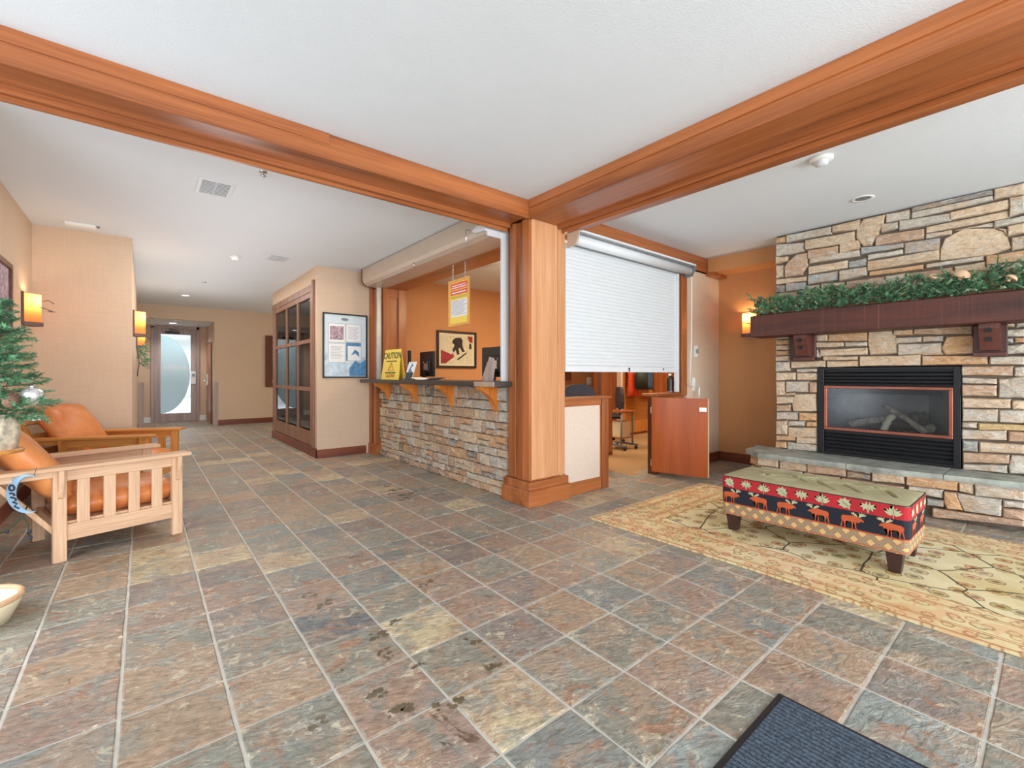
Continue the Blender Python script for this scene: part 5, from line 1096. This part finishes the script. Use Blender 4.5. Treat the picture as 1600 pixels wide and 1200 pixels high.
MOOSE = [(-.52, .12), (-.50, .24), (-.40, .30), (-.20, .31), (-.02, .34), (.10, .36), (.20, .34), (.30, .27), (.42, .22), (.50, .14), (.48, .08), (.40, .10), (.33, .09), (.30, .0), (.22, .02), (.16, .0), (.15, -.16), (.18, -.36), (.13, -.37), (.09, -.14), (.06, .0), (.02, -.02), (.03, -.2), (.0, -.38), (-.05, -.38), (-.03, -.18), (-.06, .0), (-.22, .01), (-.30, -.02), (-.33, -.14), (-.29, -.22), (-.34, -.38), (-.39, -.38), (-.35, -.22), (-.40, -.12), (-.40, .0), (-.46, -.10), (-.50, -.34), (-.55, -.33), (-.52, -.12), (-.49, .02)]
ANT = [[(.26, .34), (.30, .50), (.24, .58), (.30, .56), (.36, .52), (.40, .60), (.43, .52), (.52, .58), (.50, .48), (.60, .52), (.54, .42), (.40, .40), (.34, .32)], [(.22, .36), (.16, .46), (.08, .50), (.04, .58), (.0, .50), (-.08, .54), (-.04, .44), (.06, .40), (.18, .32)]]
LEAF = [[(-.02, -.62), (.02, -.62), (.03, -.28), (.22, -.36), (.46, -.22), (.62, .0), (.36, -.04), (.52, .22), (.26, .10), (.27, .38), (.10, .16), (.0, .52), (-.10, .16), (-.27, .38), (-.26, .10), (-.52, .22), (-.36, -.04), (-.62, .0), (-.46, -.22), (-.22, -.36), (-.03, -.28)],
        [(.42, -.52), (.40, -.20), (.50, .0), (.34, .12), (.40, .34), (.18, .30), (.05, .50), (-.10, .32), (-.34, .36), (-.36, .16), (-.56, .10), (-.42, -.08), (-.30, -.06), (-.44, -.26), (-.22, -.32), (.0, -.46), (.16, -.36), (.30, -.44)],
        [(0, -.56), (.08, -.26), (.16, -.12), (.34, -.34), (.36, -.08), (.60, -.02), (.40, .12), (.46, .34), (.22, .22), (.10, .50), (.03, .20), (-.03, .20), (-.10, .50), (-.22, .22), (-.46, .34), (-.40, .12), (-.60, -.02), (-.36, -.08), (-.34, -.34), (-.16, -.12), (-.08, -.26)]]
VEIN = [[(-.015, -.2), (.015, -.2), (.008, .3), (-.008, .3)], [(.30, -.30), (.33, -.27), (-.16, .16), (-.18, .13)], [(-.015, -.3), (.015, -.3), (.006, .05), (-.006, .05)]]
def decal(pts, s, y, z, face, mt, nm, flip=1, off=.0045):
    P_ = []
    for a, b in pts:
        a *= s*flip; b *= s
        P_.append((-OX-off, y-a, z+b) if face == 'f' else (y+a, -OY-off, z+b))
    if (flip < 0): P_ = P_[::-1]
    bm = bmesh.new(); vv = [bm.verts.new(p) for p in P_]; f_ = bm.faces.new(vv); bmesh.ops.triangulate(bm, faces=[f_]); me = bpy.data.meshes.new(nm); bm.to_mesh(me); bm.free()
    o = bpy.data.objects.new(nm, me); COL.objects.link(o); o.parent = ot; me.materials.append(mt); return o
for k in range(6):
    y = .475-.19*k; fl = -1 if k % 2 else 1
    decal(MOOSE, .118, y, .276, 'f', M['rust_cloth'], 'woven_moose', fl)
    for a in ANT: decal(a, .118, y, .274, 'f', M['sage_cloth'], 'woven_antler', fl, .0050)
for k in range(2):
    decal(MOOSE, .118, -.12+.24*k, .276, 'e', M['rust_cloth'], 'woven_moose', 1)
    for a in ANT: decal(a, .118, -.12+.24*k, .274, 'e', M['sage_cloth'], 'woven_antler', 1, .0050)
for k in range(9): decal(LEAF[(k+1) % 3], .072, .49-.122*k, .388, 'f', M['sage_cloth'], 'woven_leaf', 1, .008)
for k in range(9): decal(VEIN[(k+1) % 3], .072, .49-.122*k, .388, 'f', M['sepia'], 'leaf_vein', 1, .0088)
for k in range(4): decal(LEAF[k % 3], .070, -.19+.125*k, .388, 'e', M['sage_cloth'], 'woven_leaf', 1, .008)

# ================================================================ RUG AND MAT
rg = thing('floral_rug', 'ochre floral rug with fringed end under the moose ottoman', 'rug', (3.86, .855, 0))
mb = MB(); nx, ny = 10, 18; W, L = .955, 1.65; vs = []
rr = random.Random(9)
for i in range(ny+1):
    for k in range(nx+1):
        x = -W+2*W*k/nx; y = -L+2*L*i/ny; s = .004*math.sin(y*4) if k in (0,) else 0
        vs.append((x+s, y, .012))
ns = len(vs); vs += [(x, y, .001) for x, y, z in vs]
fs = [(i*(nx+1)+k, i*(nx+1)+k+1, (i+1)*(nx+1)+k+1, (i+1)*(nx+1)+k) for i in range(ny) for k in range(nx)]
ed = [k for k in range(nx+1)]+[i*(nx+1)+nx for i in range(1, ny+1)]+[ny*(nx+1)+k for k in range(nx-1, -1, -1)]+[i*(nx+1) for i in range(ny-1, 0, -1)]
fs += [(ed[i], ns+ed[i], ns+ed[(i+1) % len(ed)], ed[(i+1) % len(ed)]) for i in range(len(ed))]
mb.add(vs, fs); mb.build('pile', M['rug'], rg)
fg = MB()
for sy in (1, -1):
    for k in range(150):
        x = -W+2*W*(k+.5)/150; dx = rr.uniform(-.02, .02); l = rr.uniform(.03, .06); w_ = .0035
        fg.add([(x-w_, sy*L, .009), (x+w_, sy*L, .009), (x+dx+w_, sy*(L+l), .003), (x+dx-w_, sy*(L+l), .003)], [(0, 1, 2, 3) if sy < 0 else (3, 2, 1, 0)])
o = fg.build('fringe', M['fringe'], rg); o['kind'] = 'stuff'
fm = thing('floor_mat', 'blue-grey ribbed mat corner at the bottom edge of the view', 'mat', (1.24, .2, 0))
MB().box(-.62, .62, -.48, .475, .0015, .008, b=.003).build('rubber_edge', M['black_plastic'], fm)
mt_ = MB()
for k in range(60): x = -.59+.02*k; mt_.box(x-.0075, x+.0075, -.455, .45, .007, .014)
o = mt_.build('ribbed_pile', M['matr'], fm); o['kind'] = 'stuff'

# ================================================================ LEFT EDGE: little tree, stand, basket, moon
st = thing('plant_stand', 'slim wooden plant stand holding the birch-potted tree', 'stand', (-.65, 3.63, 0))
MB().lathe((0, 0, 0), [(.001, .79), (.135, .79), (.14, .80), (.135, .81), (.001, .81)], 24).build('top', M['gold_x'], st)
MB().tube([(0, 0, .02), (0, 0, .79)], .02, 10).build('pole', M['gold_z'], st)
MB().lathe((0, 0, 0), [(.001, 0), (.09, 0), (.09, .015), (.03, .03), (.001, .03)], 20).build('base', M['gold_x'], st)
tp = thing('potted_pine', 'small decorated pine tree in birch bark at the left edge', 'tree', (-.65, 3.63, .81))
MB().lathe((0, 0, 0), [(.001, 0), (.115, 0), (.125, .09), (.118, .19), (.105, .19), (.10, .17), (.001, .17)], 22).build('bark_pot', M['bark'], tp)
MB().tube([(0, 0, .17), (0, 0, .5), (.01, 0, .86)], [.016, .011, .004], 8).build('trunk', M['twig'], tp)
r = random.Random(31); nm = MB(); bm_ = MB()
for k in range(120):
    h = .16+.66*(k/120)**.95; a = k*2.4+r.uniform(-.3, .3); L_ = (.26*(1-(h-.16)/.78)+.03)*r.uniform(.8, 1.1); d = Vector((math.cos(a), math.sin(a), r.uniform(-.12, .25))).normalized()
    base = Vector((0, 0, h)); bm_.tube([base, base+d*L_*.9], [.004, .002], 4)
    if d.x*L_ < -.2: continue
    for j in range(int(4+L_*26)):
        t_ = (j+1)/(5+L_*26); p = base+d*L_*t_; dd_ = (d+Vector((r.uniform(-1, 1), r.uniform(-1, 1), r.uniform(-.5, .5)))*.75).normalized()
        needles(nm, p, dd_, r.uniform(.04, .07), 26, .030, r, .0028)
nm.v = [(max(a, -.255), b, c) for a, b, c in nm.v]
nm.build('needles', M['foliage'], tp)['kind'] = 'stuff'; bm_.build('branches', M['twig'], tp)['kind'] = 'stuff'
t = thing('pinecone', 'brown pinecone on the lowest branch of the small pine', 'pinecone', (-.545, 3.52, 1.075), 0)
mb = MB(); mb.ball((0, 0, 0), .036, 10, (1, 1, 1.2))
for k in range(70):
    f_ = k/70; z = .05-.1*f_; rr_ = .042*math.sin(PI*(.12+.8*f_)); a = k*2.4; d = Vector((math.cos(a), math.sin(a), .25)); p = Vector((0, 0, z))+Vector((d.x, d.y, 0))*rr_*.7
    s = Vector((-d.y, d.x, 0))*.009; mb.add([(p-s)[:], (p+s)[:], (p+d*.017)[:]], [(0, 1, 2)])
mb.build('scales', M['pinecone'], t)
t = thing('glitter_ball', 'silver and white glitter ball hanging in the small pine', 'ornament', (-.475, 3.57, 1.095))
MB().ball((0, 0, 0), .052, 20, (1, 1, .92)).build('ball', M['silver'], t); MB().cyl((0, 0, .046), .012, .014, 10).build('cap', M['steel'], t)
t = thing('snow_tuft', 'small white frosted berry cluster at the bottom of the pine', 'ornament', (-.47, 3.60, .975))
mb = MB(); r = random.Random(2)
for k in range(9): mb.ball((r.uniform(-.018, .018), r.uniform(-.018, .018), r.uniform(-.01, .012)), .009, 8)
mb.build('berries', M['paper'], t)
# moon ornament
mo = thing('crescent_moon', 'powder blue metal crescent moon with dark curly letters by the near armchair', 'ornament', (-.55, 3.98, .49), -.75)
n = 26; outer = [(.135*math.cos(a), .118*math.sin(a)) for a in [.38*PI+(1.24*PI)*k/n for k in range(n+1)]]
e0, e1 = outer[0], outer[-1]; inner = [(.028+.105*math.cos(a), .108*math.sin(a)) for a in [.40*PI+(1.20*PI)*k/n for k in range(n+1)]][::-1]
vsf = [(x, 0, z) for x, z in outer]; m_ = len(outer); pts = outer+inner
mbq = MB(); vs = []
for s_ in (-.004, .004): vs += [(x, s_, z) for x, z in outer]+[(x, s_, z) for x, z in inner[::-1]]
fs = []
for k in range(n):
    fs.append((k, k+1, m_+k+1, m_+k)); b_ = 2*m_; fs.append((b_+m_+k, b_+m_+k+1, b_+k+1, b_+k)); fs.append((k+1, k, b_+k, b_+k+1)); fs.append((m_+k, m_+k+1, b_+m_+k+1, b_+m_+k))
mbq.add(vs, fs).build('crescent', M['skyblue'], mo)
lt = MB()
def ring(cx, cz, r0, a0=0, a1=2*PI, th=.0055):
    lt.tube([(cx+r0*math.cos(a0+(a1-a0)*k/12), -.007, cz+r0*math.sin(a0+(a1-a0)*k/12)) for k in range(13)], th, 6)
ring(-.093, .035, .017); lt.tube([(-.105, -.007, .002), (-.08, -.007, .0), (-.075, -.007, -.014)], .0055, 6)
lt.tube([(-.10, -.007, -.022), (-.07, -.007, -.028), (-.066, -.007, -.044)], .0055, 6); lt.tube([(-.085, -.007, -.05), (-.058, -.007, -.06), (-.075, -.007, -.078), (-.045, -.007, -.088)], .0055, 6)
lt.build('lettering', M['moon_dark'], mo)
MB().tube([(.045, 0, .112), (.06, .0, .16)], .002, 5).build('string', M['twig'], mo)
sl = thing('string_lights', 'dark green string of small unlit bulbs hanging behind the near armchair', 'string lights', (-.58, 4.05, .3))
MB().tube([(.02, .02, .1), (0, 0, .04), (-.05, -.02, -.02), (-.10, -.02, -.045)], .004, 6).tube([(0, 0, .04), (.03, 0, -.02), (.02, 0, -.07), (.035, 0, -.09)], .004, 6).build('cable', M['ink'], sl)
mb = MB()
for p in ((-.10, -.02, -.05), (-.06, -.02, -.035), (.03, 0, -.06), (.035, 0, -.10)): mb.ball(p, .009, 8, (1, 1, 1.5))
mb.build('bulbs', M['moon_dark'], sl)
bk = thing('round_basket', 'cream cloth-lined basket with a tan rim at the lower left edge', 'basket', (-.64, 3.30, 0))
MB().lathe((0, 0, 0), [(.001, .001), (.125, .001), (.165, .09), (.17, .12), (.155, .12), (.14, .09), (.10, .02), (.001, .02)], 26).build('body', M['cream'], bk)
MB().tube([(.165*math.cos(2*PI*k/24), .165*math.sin(2*PI*k/24), .122) for k in range(25)], .014, 8, cap=False).build('rim', M['oak_x'], bk)
# pine swag under the corridor sconce
sw = thing('pine_swag', 'green pine swag with twigs hanging below the corridor sconce', 'swag', (-.10, 7.5, 1.62))
r = random.Random(8); mb = MB(); tw = MB()
for k in range(34):
    p = Vector((r.uniform(.02, .12), r.uniform(-.12, .25), r.uniform(-.28, .03))); needles(mb, p, (r.uniform(.1, 1), r.uniform(-1, 1), r.uniform(-.8, .4)), .08, 22, .04, r, .003)
for k in range(6): tw.tube([(.02, -.02+.05*k, .0), (.05, -.08+.06*k, -.25), (.03, -.10+.05*k, -.42)], .005, 5)
mb.v = [(max(a, .002), b, c) for a, b, c in mb.v]
mb.build('pine_sprays', M['foliage'], sw)['kind'] = 'stuff'; tw.build('twigs', M['twig'], sw)
